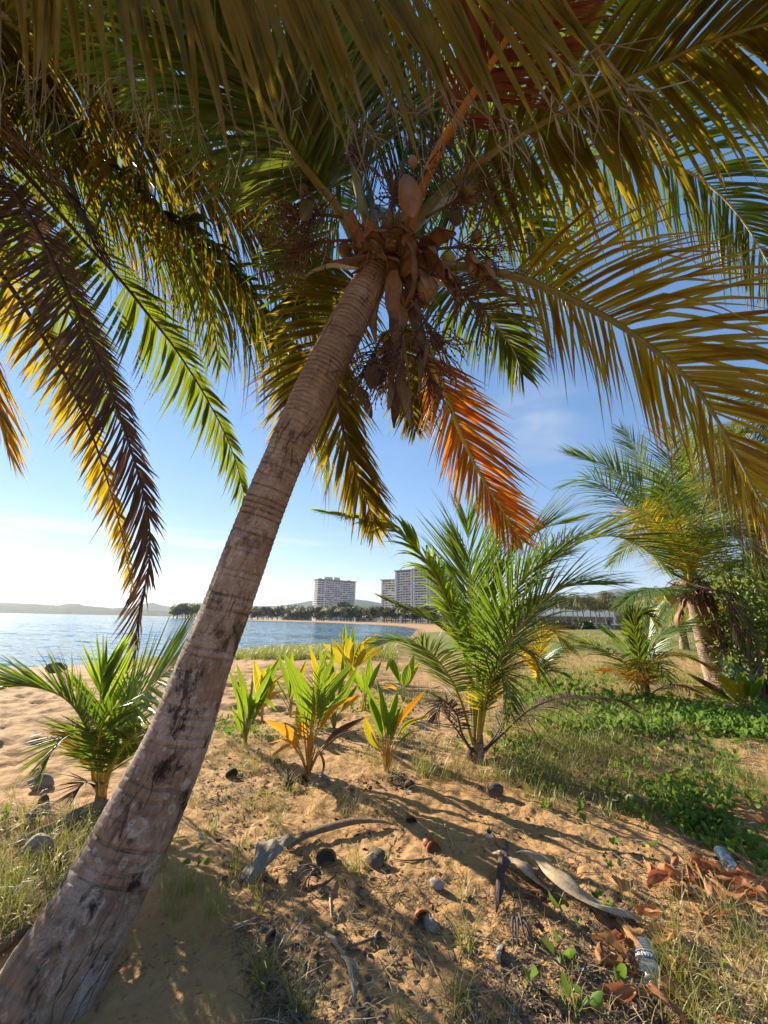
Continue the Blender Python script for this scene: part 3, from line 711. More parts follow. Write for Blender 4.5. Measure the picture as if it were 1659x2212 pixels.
# coconuts, pods, spathes and stalks in the crown
for (x, y, d, r, mt, lb) in [(884, 425, 2.32, (.066, .06, .20), 'pod', 'large brown pod'), (660, 455, 2.45, (.042, .042, .105), 'nut', None), (655, 410, 2.5, (.03, .03, .05), 'nut', None), (1015, 418, 2.5, (.068, .068, .092), 'nut', None),
    (745, 540, 2.75, (.05, .05, .055), 'nut', None), (752, 556, 2.8, (.045, .045, .05), 'nut', None), (922, 625, 2.5, (.07, .06, .09), 'nut_o', None), (965, 600, 2.6, (.05, .05, .065), 'nut_y', None),
    (1030, 512, 2.5, (.033, .033, .045), 'nut_o', None), (1022, 583, 2.45, (.035, .035, .04), 'nut_o', None), (1055, 572, 2.45, (.022, .022, .035), 'nut_o', None), (808, 812, 2.5, (.062, .062, .10), 'husk_d', 'old brown nut'), (944, 738, 2.6, (.045, .045, .075), 'husk_d', None),
    (968, 560, 2.7, (.05, .05, .06), 'nut_y', None), (892, 350, 2.45, (.03, .03, .05), 'nut_o', None), (985, 470, 2.7, (.05, .05, .07), 'nut', None), (800, 505, 2.6, (.05, .05, .07), 'nut', None), (1068, 545, 2.5, (.018, .018, .026), 'nut_o', None)]:
    ry_ = random.uniform(-.3, .3)
    o = pod(pm, P(x, y, d), r, mt, math.pi+random.uniform(-.2, .2), ry_, 'coconut' if mt != 'pod' else 'fruit_pod', .05, int(x), (.72 if mt == 'pod' else .5) if r[2] > .08 else .25)
    if lb: o['label'] = lb
for (pts, w_, mt) in [
    ([(845, 610, 2.6), (850, 700, 2.55), (845, 800, 2.5), (838, 885, 2.5)], .085, 'spathe_grey'), ([(870, 620, 2.6), (895, 700, 2.55), (905, 770, 2.5), (905, 850, 2.5)], .075, 'spathe_grey'),
    ([(855, 700, 2.6), (860, 800, 2.6), (875, 870, 2.6), (890, 930, 2.62)], .06, 'spathe_grey'), ([(850, 760, 2.65), (852, 850, 2.65), (851, 925, 2.65)], .055, 'husk_d'),
    ([(1000, 555, 2.5), (1030, 590, 2.4), (1065, 620, 2.35), (1097, 640, 2.3)], .085, 'spathe'), ([(950, 575, 2.5), (965, 610, 2.45), (982, 635, 2.4), (995, 655, 2.4)], .065, 'spathe'),
    ([(905, 550, 2.6), (930, 525, 2.5), (955, 512, 2.45), (985, 505, 2.4)], .07, 'spathe'), ([(905, 590, 2.6), (915, 620, 2.5), (930, 645, 2.5), (945, 660, 2.5)], .08, 'spathe'),
    ([(830, 560, 2.6), (812, 640, 2.6), (806, 700, 2.6), (812, 740, 2.6)], .04, 'spathe'), ([(785, 545, 2.6), (765, 490, 2.5), (752, 450, 2.5)], .05, 'spathe'),
    ([(775, 835, 2.55), (788, 870, 2.55), (803, 905, 2.55)], .05, 'husk_d'), ([(870, 600, 2.55), (885, 560, 2.45), (885, 520, 2.4), (875, 480, 2.4)], .06, 'spathe'),
    ([(820, 540, 2.55), (800, 505, 2.45), (792, 470, 2.45)], .07, 'spathe'), ([(845, 520, 2.55), (868, 560, 2.5), (878, 610, 2.5), (868, 670, 2.52)], .13, 'sheath'), ([(800, 530, 2.5), (835, 520, 2.45), (880, 535, 2.45), (920, 580, 2.5)], .10, 'sheath'),
    ([(850, 580, 2.5), (848, 640, 2.5), (858, 700, 2.5), (850, 770, 2.5)], .08, 'sheath'), ([(890, 560, 2.5), (935, 575, 2.45), (960, 600, 2.45)], .10, 'sheath'), ([(770, 560, 2.6), (800, 545, 2.5), (835, 560, 2.5)], .08, 'sheath'),
    ([(900, 600, 2.5), (912, 650, 2.5), (928, 665, 2.5)], .07, 'spathe'), ([(960, 590, 2.5), (985, 620, 2.45), (990, 650, 2.45)], .05, 'spathe')]:
    boat(pm, DP(pts), w_*1.8, mt, 'spathe', .42)
for (x, y, d, dx, dy, L2, n2, sd2, dr) in [(740, 470, 2.6, -1, .25, .55, 26, 1, .5), (760, 520, 2.6, -1, -.1, .6, 26, 2, .6), (920, 470, 2.5, .9, .5, .6, 28, 3, .3), (930, 540, 2.5, 1, .2, .62, 30, 4, .4),
    (930, 590, 2.5, .9, -.6, .6, 28, 5, .6), (880, 640, 2.5, .6, -1, .62, 26, 6, .6), (850, 690, 2.55, -.2, -1, .52, 30, 7, .8), (840, 470, 2.5, .1, 1, .5, 26, 8, .1), (900, 400, 2.5, .6, 1, .5, 26, 9, .1), (700, 440, 2.6, -.5, -.9, .4, 18, 10, .6), (820, 380, 2.6, -.6, .6, .5, 22, 11, .2),
    (890, 720, 2.55, .5, -.9, .5, 22, 12, .7), (830, 720, 2.6, -.5, -.9, .42, 26, 13, .8)]:
    fruit_stalk(pm, P(x, y, d), np.array((dx, .0+random.uniform(-.4, .2), dy)), L2*1.05, int(n2*1.7), sd2, dr, rmain=.010)

# ------------------------------------------------------------------ the palm whose trunk stands outside the left edge
lb_ = np.array((-7.3, 2.6, gz(-7.3, 2.6)))
pl = thing('coconut_palm', lb_, 'coconut palm outside the left edge whose fronds droop in from the upper left', 'palm tree', 'coconut palms')
LC = P(-345, 200, 4.9)
trunk_obj('trunk', [lb_-np.array((0, 0, .2)), lb_+np.array((.05, .05, 1.2)), lb_+np.array((.2, .3, 2.8)), LC-np.array((0, 0, .1))], [.26, .2, .17, .15, .15], pl, ring=.05, sides=32, n=300, amp=.04, seed=9)
crown_core(pl, LC, .16, 12)
def LF(pts, **k):
    k = dict(k); k['L'] *= 1.95; k['w'] *= 1.75; k['g'] /= 2; k['r0'] = .04; k['r1'] = .007; k['n'] = int(k['n']*1.1)
    return frond(pl, [LC]+[P(x, y, d*2.15) for x, y, d in pts], **k)
lf = LF([(-260, 230, 2.3), (-120, 300, 2.2), (0, 388, 2.15), (60, 465, 2.1), (105, 548, 2.08), (155, 652, 2.05), (205, 760, 2.03), (262, 910, 2.0), (305, 1045, 2.0), (322, 1130, 2.0), (322, 1220, 2.0), (302, 1310, 2.0), (288, 1420, 2.0)],
   mat='dead', rmat='rachis_d', n=165, L=.40, w=.019, pet=.12, g=1.4, r0=.022, a0=62, a1=12, seed=201, taper=.35, prof=[.9, 1, 1.05, .9, .5], brk=.2, side=(.75, .5, -.2), wind=(-.75, 0, -.1), asym=.45)
lf['label'] = 'dry brown frond hanging to the water line'
LF([(-200, 230, 2.4), (-60, 265, 2.5), (0, 320, 2.5), (80, 405, 2.55), (180, 520, 2.6), (260, 605, 2.6), (320, 680, 2.65), (372, 745, 2.7), (440, 850, 2.7), (500, 970, 2.7), (532, 1085, 2.7)], mat='green', rmat='rachis_d', n=105, L=.56, w=.038, pet=.1, g=2.2, wind=(-.45, 0, 0), r0=.022, side=(.8, .5, -.1), asym=.55, seed=202, prof=[.8, 1, .95, .62, .3])
LF([(-200, 120, 2.2), (0, 178, 2.2), (115, 270, 2.25), (250, 395, 2.3), (320, 465, 2.35), (450, 550, 2.4), (560, 680, 2.45), (650, 800, 2.5), (690, 930, 2.5)], mat='green', rmat='rachis', n=105, L=.76, w=.04, pet=.1, g=3.6, wind=(-.05, 0, 0), r0=.024, prof=[.8, 1, 1, 1, .75], seed=203)
LF([(-200, -10, 1.9), (0, 32, 1.95), (65, 62, 2.0), (150, 102, 2.05), (270, 208, 2.1), (370, 292, 2.15), (525, 415, 2.2), (610, 505, 2.25), (680, 620, 2.3), (715, 740, 2.3)], mat='olive', rmat='rachis_pale', n=110, L=.78, w=.042, pet=.1, g=3.6, wind=(-.05, 0, 0), r0=.022, prof=[.8, 1, 1, 1, .75], seed=204)
LF([(-260, 300, 2.3), (-120, 420, 2.4), (-20, 560, 2.5), (70, 690, 2.6), (160, 850, 2.65), (215, 985, 2.7), (260, 1140, 2.7), (285, 1270, 2.7)], mat='olive', rmat='rachis_d', n=95, L=.36, w=.034, pet=.1, g=3.4, wind=(-.22, 0, 0), side=(.8, .5, -.1), asym=.55, seed=205, prof=[.9, 1, .95, .6, .3])
LF([(-320, 330, 2.1), (-200, 480, 2.1), (-100, 660, 2.15), (-30, 820, 2.2), (20, 980, 2.2)], mat='yellowing', n=80, L=.6, w=.042, pet=.1, g=1.2, seed=206)
LF([(-150, 150, 2.5), (50, 190, 2.7), (180, 260, 2.8), (300, 360, 2.9), (390, 490, 3.0), (450, 640, 3.0), (480, 790, 3.0)], mat='green', n=95, L=.72, w=.036, pet=.1, g=3.6, wind=(-.05, 0, 0), side=(.8, .5, -.1), asym=.55, seed=207)
LF([(-150, 120, 2.4), (60, 255, 2.45), (190, 355, 2.5), (300, 450, 2.5), (400, 540, 2.5), (500, 625, 2.5), (590, 712, 2.5), (655, 800, 2.5)], mat='olive', rmat='rachis_d', n=105, L=.80, w=.048, pet=.1, g=2.6, wind=(-.1, 0, 0), prof=[.8, 1, 1, 1, .8], seed=212, a0=80, a1=40)
LF([(-100, 20, 2.0), (120, 120, 2.0), (280, 240, 2.05), (420, 360, 2.1), (540, 480, 2.15), (620, 590, 2.2), (670, 700, 2.2)], mat='olive', rmat='rachis', n=100, L=.66, w=.044, pet=.1, g=3.2, wind=(0, 0, 0), prof=[.8, 1, 1, 1, .8], seed=213, a0=75)
LF([(-150, 60, 2.5), (60, 60, 2.7), (230, 110, 2.8), (380, 190, 2.9), (520, 290, 3.0), (640, 410, 3.0)], mat='green', n=95, L=.72, w=.036, pet=.1, g=3.6, wind=(-.05, 0, 0), seed=208)
LF([(-150, 300, 2.6), (0, 470, 2.8), (100, 600, 2.9), (190, 750, 3.0), (250, 900, 3.0)], mat='green', n=85, L=.70, w=.038, pet=.1, g=3.0, wind=(-.15, 0, 0), side=(.8, .5, -.1), asym=.55, seed=209)
LF([(-150, -60, 2.2), (60, -80, 2.3), (260, -50, 2.35), (440, 20, 2.4), (600, 120, 2.4)], mat='green', n=90, L=.76, w=.04, pet=.1, g=3.6, wind=(-.05, 0, 0), seed=210)
LF([(-150, 200, 2.0), (-20, 262, 1.95), (70, 335, 1.9), (150, 430, 1.9), (220, 560, 1.9)], mat='dead', rmat='rachis_d', n=70, L=.5, w=.026, pet=.15, g=1.6, seed=211)
# the near frond that passes over the camera and hangs its long leaflets into the top of the picture
nf = frond(pl, [LC, P(-350, -260, 1.9), P(-50, -230, 1.5), P(250, -150, 1.32), P(500, -90, 1.2), P(750, -60, 1.08), P(950, -50, .98), P(1100, -40, .92), P(1230, -10, .88)],
   mat='nearleaf', rmat='rachis', n=150, L=.80, w=.038, pet=.50, g=.6, miss=.10, one=1, seed=221, a0=60, a1=34, lift=0, prof=[1.0, 1.1, 1.0, .75, .42], side=(0, .25, -1), brk=.02, gj=.2, lj=.09, fold=.4, seg=7, fray=3)
nf['label'] = 'near frond overhead with long ragged leaflets'
for k in range(4):       # the rest of its crown, out of the picture, that shades the beach
    a = R(110+k*34); e = random.uniform(.5, 1.3)
    dv = np.array((math.cos(a), math.sin(a), 0))
    frond(pl, [LC, LC+dv*.7+np.array((0, 0, .5*e)), LC+dv*2.2+np.array((0, 0, .45*e)), LC+dv*3.6+np.array((0, 0, -1.4))], mat='green', n=60, L=.9, w=.05, pet=.15, seed=230+k)
# ------------------------------------------------------------------ young palms and seedlings
def blade(parent, pts, w, mat, seed=0, pleats=6, fold=.35, tip=1.0, name='leaf', n=18):
    rg = np.random.default_rng(seed+50); c = spline(pts, n); T, Aa, Bb = frames(c, (rg.normal(0, .5), -1.0, rg.normal(.1, .3)))
    m = 2*pleats+1; V = []; tn = []; U = []
    ph = rg.uniform(0, 6); base = rg.random()
    for i in range(n):
        f = i/(n-1); ww = w/2*max(.10, math.sin(math.pi*min(1, max(0, (f-.10)/.90))**.82)**.75 if f > .10 else .10)*(1 if f < .98 else .1)
        tw = .35*math.sin(ph+f*2.2)
        for j in range(m):
            u = j/(m-1)*2-1
            a = Aa[i]*math.cos(tw)+Bb[i]*math.sin(tw); b = Bb[i]*math.cos(tw)-Aa[i]*math.sin(tw)
            off = abs(u)*ww*fold+(ww*.10 if j % 2 else -ww*.10)
            V.append(c[i]+a*u*ww+b*off); tn.append(np.clip(base*.6+(.35 if j % 2 else 0)+rg.normal(0, .04), 0, 1)); U.append(f)
    q = [(i*m+j, i*m+j+1, (i+1)*m+j+1, (i+1)*m+j) for i in range(n-1) for j in range(m-1)]
    mb = MB(); mb.add(np.array(V), q, np.array(tn), np.array(U))
    return mb.build(name, M[mat], parent, smooth=False)
def seedling(bx, by, leaves, label, stem='stem_o', fronds=(), group='coconut seedlings'):
    b = G(bx, by); d0 = dep(b); t = thing('coconut_seedling', b, label, 'seedling', group)
    rg = np.random.default_rng(int(bx)); mb = MB()
    leaves = list(leaves)
    for pts, w, mat in list(leaves):
        if mat in ('sap_green', 'sap_yellow') and len(leaves) < 18:
            e = rg.uniform(-.16, .16); tx, ty = pts[-1]; k = rg.uniform(.72, .95)
            leaves.append(([(bx+(x-bx)*k+e*(by-y), by+(y-by)*k) for x, y in pts], w*.8, mat if rg.random() < .6 else 'sap_green'))
    for k, (pts, w, mat) in enumerate(leaves):
        w = w*.96
        dd = rg.uniform(-.22, .22)*d0*.35
        pp = [P(x, y, d0+dd*(i+1)/len(pts)) for i, (x, y) in enumerate(pts)]
        st = b+np.array((rg.normal(0, .008), rg.normal(0, .008), -.03))
        blade(t, pp, w/F*d0, mat, seed=int(bx)+k)
        tube(mb, np.array([st, st*.4+pp[0]*.6+np.array((0, 0, .01)), pp[0], pp[0]*.5+pp[1]*.5]), [.011, .009, .006, .003], 6, 10)
    mb.build('stem', M[stem], t)
    for k, (pts, kw) in enumerate(fronds):
        pp = [b]+[P(x, y, d0+dd_) for x, y, dd_ in pts]
        frond(t, pp, seed=int(bx)+60+k, **kw)
    return t
g_, y_, o_ = 'sap_green', 'sap_yellow', 'sap_orange'
seedling(530, 1611, [([(532, 1560), (530, 1505), (511, 1433)], 15, g_), ([(529, 1570), (516, 1505), (494, 1446)], 15, g_), ([(536, 1560), (541, 1510), (545, 1456)], 13, g_), ([(537, 1565), (556, 1510), (587, 1446)], 20, g_),
    ([(536, 1570), (550, 1528), (575, 1514), (598, 1536)], 13, g_), ([(528, 1590), (515, 1550), (491, 1528)], 13, g_), ([(529, 1590), (520, 1548), (511, 1497)], 9, g_)], 'small dark green seedling nearest the trunk, on bare sand', 'stem_g')
seedling(566, 1556, [([(564, 1520), (558, 1475), (549, 1428)], 24, y_), ([(567, 1520), (580, 1470), (604, 1420)], 20, g_), ([(568, 1525), (590, 1478), (613, 1456)], 14, y_), ([(568, 1530), (588, 1502), (613, 1493)], 13, o_), ([(566, 1520), (572, 1470), (585, 1432)], 16, g_)],
    'yellow-green seedling standing just behind the dark green one')
seedling(664, 1668, [([(664, 1580), (650, 1494), (614, 1412)], 30, g_), ([(672, 1560), (684, 1462), (668, 1392)], 17, y_), ([(674, 1560), (690, 1470), (706, 1398)], 14, g_), ([(676, 1560), (697, 1480), (724, 1412)], 20, g_),
    ([(678, 1570), (704, 1505), (764, 1430)], 26, g_), ([(678, 1570), (702, 1500), (731, 1440)], 18, y_), ([(680, 1580), (716, 1530), (753, 1483)], 20, g_), ([(682, 1590), (724, 1530), (792, 1495)], 17, o_),
    ([(668, 1610), (650, 1570), (641, 1524)], 20, o_), ([(650, 1625), (625, 1585), (572, 1557)], 24, o_), ([(648, 1632), (625, 1610), (583, 1636)], 9, o_), ([(648, 1628), (620, 1600), (578, 1606)], 8, o_),
    ([(690, 1620), (730, 1582), (790, 1549)], 14, 'dead'), ([(688, 1630), (735, 1590), (786, 1576)], 12, 'dead'), ([(684, 1610), (700, 1650), (690, 1690)], 6, 'dead')],
    'largest of the seedlings, green blades with orange lower leaves and a feathery middle leaf',
    fronds=[([(667, 1600, -.02), (678, 1560, -.06), (687, 1500, -.10), (692, 1450, -.12)], dict(mat='bright', rmat='stem_o', n=17, L=.26, w=.017, pet=.3, g=.6, r0=.007, r1=.002, seg=4, a0=62, a1=30))])
seedling(722, 1572, [([(718, 1530), (708, 1470), (690, 1402)], 18, g_), ([(721, 1530), (716, 1460), (716, 1390)], 16, g_), ([(724, 1530), (736, 1470), (742, 1408)], 17, g_), ([(727, 1535), (748, 1490), (772, 1440)], 16, g_), ([(716, 1540), (700, 1500), (680, 1452)], 15, y_), ([(728, 1545), (752, 1520), (780, 1500)], 12, o_)],
    'slender seedling half hidden right behind the largest seedling', 'stem_g')
seedling(628, 1548, [([(626, 1510), (618, 1460), (600, 1412)], 15, g_), ([(628, 1510), (630, 1460), (632, 1405)], 15, g_), ([(630, 1512), (644, 1470), (662, 1425)], 15, y_), ([(624, 1520), (608, 1490), (596, 1466)], 12, g_)],
    'slender green seedling farther back between the yellow-green one and the largest one', 'stem_g')
seedling(835, 1664, [([(828, 1600), (818, 1550), (790, 1476)], 17, g_), ([(833, 1600), (829, 1540), (813, 1466)], 22, g_), ([(838, 1600), (842, 1560), (859, 1492)], 22, g_), ([(841, 1600), (860, 1560), (918, 1492)], 17, o_),
    ([(852, 1600), (880, 1563), (923, 1546)], 10, y_), ([(826, 1620), (805, 1598), (786, 1548)], 20, y_)], 'seedling with four upright pleated leaves and an orange leaf leaning right')
seedling(788, 1535, [([(786, 1500), (778, 1470), (760, 1438)], 13, g_), ([(788, 1500), (786, 1460), (778, 1442)], 11, g_), ([(790, 1500), (798, 1455), (799, 1408)], 17, g_), ([(792, 1500), (806, 1460), (824, 1428)], 16, g_), ([(786, 1512), (784, 1525), (780, 1538)], 8, y_)],
    'small upright green seedling standing directly behind the four-leaved one', 'stem_g')
seedling(872, 1515, [([(866, 1480), (852, 1445), (840, 1430), (832, 1452)], 20, g_), ([(874, 1480), (884, 1445), (894, 1412)], 28, g_), ([(864, 1490), (850, 1478), (830, 1474)], 13, g_), ([(876, 1485), (888, 1450), (903, 1428)], 14, y_), ([(862, 1492), (845, 1482), (826, 1488)], 8, o_)],
    'broad-leaved green seedling close to the left foot of the young palm', 'stem_g')
seedling(760, 1470, [([(754, 1440), (745, 1390), (745, 1346)], 15, g_), ([(757, 1440), (760, 1395), (764, 1350)], 13, g_), ([(752, 1440), (735, 1405), (714, 1378)], 13, y_), ([(750, 1445), (728, 1412), (697, 1390)], 14, y_), ([(762, 1440), (785, 1400), (820, 1369)], 24, y_),
    ([(764, 1440), (790, 1405), (812, 1390)], 18, y_), ([(762, 1440), (775, 1400), (792, 1375)], 16, y_), ([(758, 1440), (752, 1405), (756, 1375)], 18, y_), ([(764, 1445), (796, 1420), (830, 1398)], 12, 'olive')],
    'bright yellow seedling against the water, left of the tallest young palm', fronds=[([(750, 1430, 0), (742, 1400, 0), (735, 1375, 0)], dict(mat='sap_yellow', rmat='stem_o', n=12, L=.3, w=.022, pet=.3, g=.6, r0=.008, seg=4)), ([(770, 1430, 0), (785, 1400, 0), (805, 1385, 0)], dict(mat='sap_yellow', rmat='stem_o', n=12, L=.3, w=.022, pet=.3, g=.6, r0=.008, seg=4))])
seedling(1606, 1535, [([(1596, 1515), (1585, 1490), (1552, 1453)], 20, y_), ([(1608, 1515), (1612, 1485), (1599, 1452)], 26, g_), ([(1625, 1515), (1636, 1490), (1654, 1455)], 22, g_), ([(1590, 1522), (1545, 1488), (1482, 1453)], 14, 'dead'),
    ([(1592, 1520), (1550, 1495), (1494, 1481)], 13, y_), ([(1600, 1515), (1605, 1492), (1600, 1470)], 18, y_)], 'broad yellow-green seedling at the right edge beside the leaning palm')

def young(bx, by, dz, label, fr, trunk=None, stem='rachis_y', name='young_coconut_palm', d=None):
    b = G(bx, by) if d is None else P(bx, by, d)
    if d is not None: b = np.array((b[0], b[1], gz(b[0], b[1])))
    d0 = dep(b); t = thing(name, b, label, 'palm tree', 'young coconut palms')
    if trunk:
        pts = [b-np.array((0, 0, .08))]+[P(x, y, d0) for x, y in trunk[0]]
        trunk_obj('trunk', pts, trunk[1], t, ring=.035, sides=20, n=90, amp=.08, seed=int(bx))
    for k, (pts, kw) in enumerate(fr):
        pp = [b+np.array((0, 0, .02))]*0+[P(x, y, d0+e) for x, y, e in pts]
        if kw.pop('root', True): pp = [b+np.array((0, 0, .02))]+pp
        kw = dict(dict(seed=int(bx)+k*7, L=.54, w=.0175, n=72, g=.7, r0=.013, r1=.002, pet=.3, seg=4, rmat=stem, mat='bright'), **kw); kw['n'] = int(kw['n']*.82); kw['w'] *= 1.22
        kw = dict(dict(seed=int(bx)+k*7, L=.54, w=.0175, n=72, g=.7, r0=.013, r1=.002, pet=.3, seg=4, rmat=stem, mat='bright'), **kw)
        frond(t, pp, **kw)
    return t
yg = young(1030, 1642, 0, 'tall young palm with feathery arching fronds, the largest plant in the middle', [
    ([(1034, 1473, 0), (1025, 1336, .0), (1015, 1218, .0), (1008, 1119, .0)], dict(n=78, L=.78, a0=44, a1=16, pet=.45, mat='bright', g=.15)),
    ([(1022, 1500, -.1), (1000, 1400, -.3), (984, 1346, -.4), (947, 1255, -.5), (911, 1198, -.6), (866, 1150, -.65), (784, 1121, -.7), (693, 1105, -.75)], dict(n=85, L=.34, a0=34, a1=14, pet=.33, g=3.2, rmat='stem_g', w=.034, mat='sap_green', r0=.018)),
    ([(1047, 1445, .1), (1065, 1309, .2), (1102, 1209, .25), (1165, 1146, .3), (1240, 1126, .3)], dict(n=85, L=.78, a0=54, a1=16, pet=.4, mat='green', g=.4)),
    ([(1054, 1500, .2), (1084, 1418, .4), (1120, 1309, .5), (1165, 1237, .6), (1229, 1182, .65), (1320, 1158, .7), (1400, 1190, .7), (1450, 1240, .7)], dict(n=105, L=.92, a0=66, a1=18, pet=.36, mat='green', g=.45, r0=.016, lift=.25, w=.02)),
    ([(1048, 1500, -.1), (1075, 1430, -.3), (1138, 1336, -.45), (1211, 1272, -.6), (1320, 1262, -.7)], dict(n=90, L=.72, a0=60, a1=16, pet=.34, g=.8, w=.019)),
    ([(1015, 1582, -.05), (997, 1518, -.15), (966, 1454, -.3), (920, 1402, -.45), (860, 1385, -.55), (815, 1392, -.6)], dict(n=75, L=.46, a0=70, a1=24, pet=.42, g=.9, w=.018)),
    ([(1022, 1500, .1), (1005, 1410, .25), (947, 1352, .4), (880, 1318, .5), (825, 1292, .5)], dict(n=60, L=.40, a0=34, a1=12, pet=.38, mat='green', g=.3)),
    ([(1030, 1500, .2), (1020, 1350, .4), (1002, 1230, .5), (975, 1140, .5)], dict(n=70, L=.46, a0=40, a1=14, pet=.46, mat='green', g=.2)),
    ([(1034, 1500, .3), (1045, 1330, .45), (1070, 1200, .5), (1105, 1110, .5)], dict(n=80, L=.74, a0=42, a1=14, pet=.4, mat='bright', g=.2)),
    ([(1040, 1500, -.2), (1060, 1390, -.35), (1095, 1300, -.5), (1150, 1230, -.6), (1230, 1190, -.65)], dict(n=85, L=.62, a0=56, a1=16, pet=.36, mat='bright', g=.7)),
    ([(1040, 1520, 0), (1070, 1440, 0), (1110, 1400, 0), (1150, 1420, .0), (1178, 1480, 0)], dict(n=65, L=.46, a0=62, a1=20, pet=.3, mat='green', g=1.2)),
    ([(1040, 1560, -.1), (1056, 1480, -.35), (1082, 1450, -.5), (1102, 1500, -.6), (1104, 1560, -.6)], dict(n=50, L=.34, a0=50, a1=20, pet=.35, mat='green', g=1.4)),
    ([(1044, 1530, .3), (1090, 1430, .7), (1140, 1370, .9), (1190, 1362, .95), (1225, 1400, .95)], dict(n=70, L=.56, a0=60, a1=20, pet=.25, mat='olive', g=1.1)),
    ([(1000, 1590, -.1), (985, 1540, -.15), (955, 1515, -.2), (940, 1560, -.2)], dict(n=30, L=.3, mat='dead', rmat='rachis_d', g=2.0, pet=.4)),
    ([(975, 1560, -.0), (952, 1515, .05)], dict(n=14, L=.22, mat='dead', rmat='rachis_d', g=2.0, pet=.4)),
    ([(1080, 1590, .3), (1150, 1530, .6), (1230, 1505, .8), (1320, 1510, 1.0), (1380, 1540, 1.0)], dict(n=70, L=.46, mat='dead', rmat='rachis_d', g=2.2, pet=.2)),
    ([(1070, 1590, .1), (1095, 1545, .2), (1115, 1560, .2)], dict(n=16, L=.25, mat='dead', rmat='rachis_d', g=2.0, pet=.4)),
    ([(1035, 1600, .0), (1042, 1560, -.1), (1052, 1490, -.2)], dict(n=14, L=.3, mat='yellowing', rmat='rachis_y', g=1.0, pet=.7, r0=.018)),
    ], trunk=([(1030, 1580), (1022, 1520), (1018, 1470)], [.08, .06, .05, .03]))
young(219, 1730, 0, 'bushy young palm low on the left behind the leaning trunk', [
    ([(203, 1686, 0), (195, 1604, -.05), (177, 1553, -.1), (144, 1512, -.15), (98, 1490, -.2), (39, 1482, -.25), (-20, 1496, -.3)], dict(n=62, L=.46, a0=50, a1=14, pet=.40, g=.5, w=.017, mat='bright', lift=.3)),
    ([(228, 1682, 0), (254, 1592, -.05), (290, 1518, -.1), (338, 1470, -.15), (392, 1426, -.2)], dict(n=34, L=.60, a0=62, a1=26, pet=.34, g=.1, w=.030, mat='sap_green', lift=.0, twist=1.25)),
    ([(222, 1662, .05), (223, 1569, .15), (217, 1487, .2), (232, 1428, .25)], dict(n=38, L=.46, a0=40, a1=14, pet=.3, g=.1, w=.026, mat='sap_green', side=(1, .3, 0))),
    ([(215, 1680, 0), (196, 1610, -.15), (165, 1585, -.3), (120, 1610, -.4), (85, 1660, -.45)], dict(n=40, L=.32, a0=60, a1=20, pet=.3, g=.9, mat='green')),
    ([(230, 1690, 0), (250, 1610, .15), (268, 1540, .3), (280, 1460, .4)], dict(n=40, L=.36, a0=50, a1=20, pet=.3, g=.5, mat='bright')),
    ([(228, 1690, -.1), (262, 1620, -.2), (305, 1580, -.3), (345, 1590, -.4)], dict(n=40, L=.3, a0=60, a1=20, pet=.3, g=1.0, mat='green')),
    ([(210, 1690, .1), (180, 1620, .25), (140, 1580, .35)], dict(n=30, L=.3, a0=50, a1=20, pet=.4, g=.8, mat='yellowing')),
    ([(218, 1690, -.1), (214, 1600, -.25), (235, 1540, -.35), (265, 1525, -.4)], dict(n=40, L=.3, a0=60, a1=20, pet=.3, g=.9, mat='bright')),
    ([(205, 1700, 0), (185, 1690, -.1), (150, 1720, -.2)], dict(n=14, L=.2, mat='dead', rmat='rachis_d', g=1.5, pet=.3)),
    ], trunk=([(219, 1710), (218, 1690)], [.05, .04, .03]))
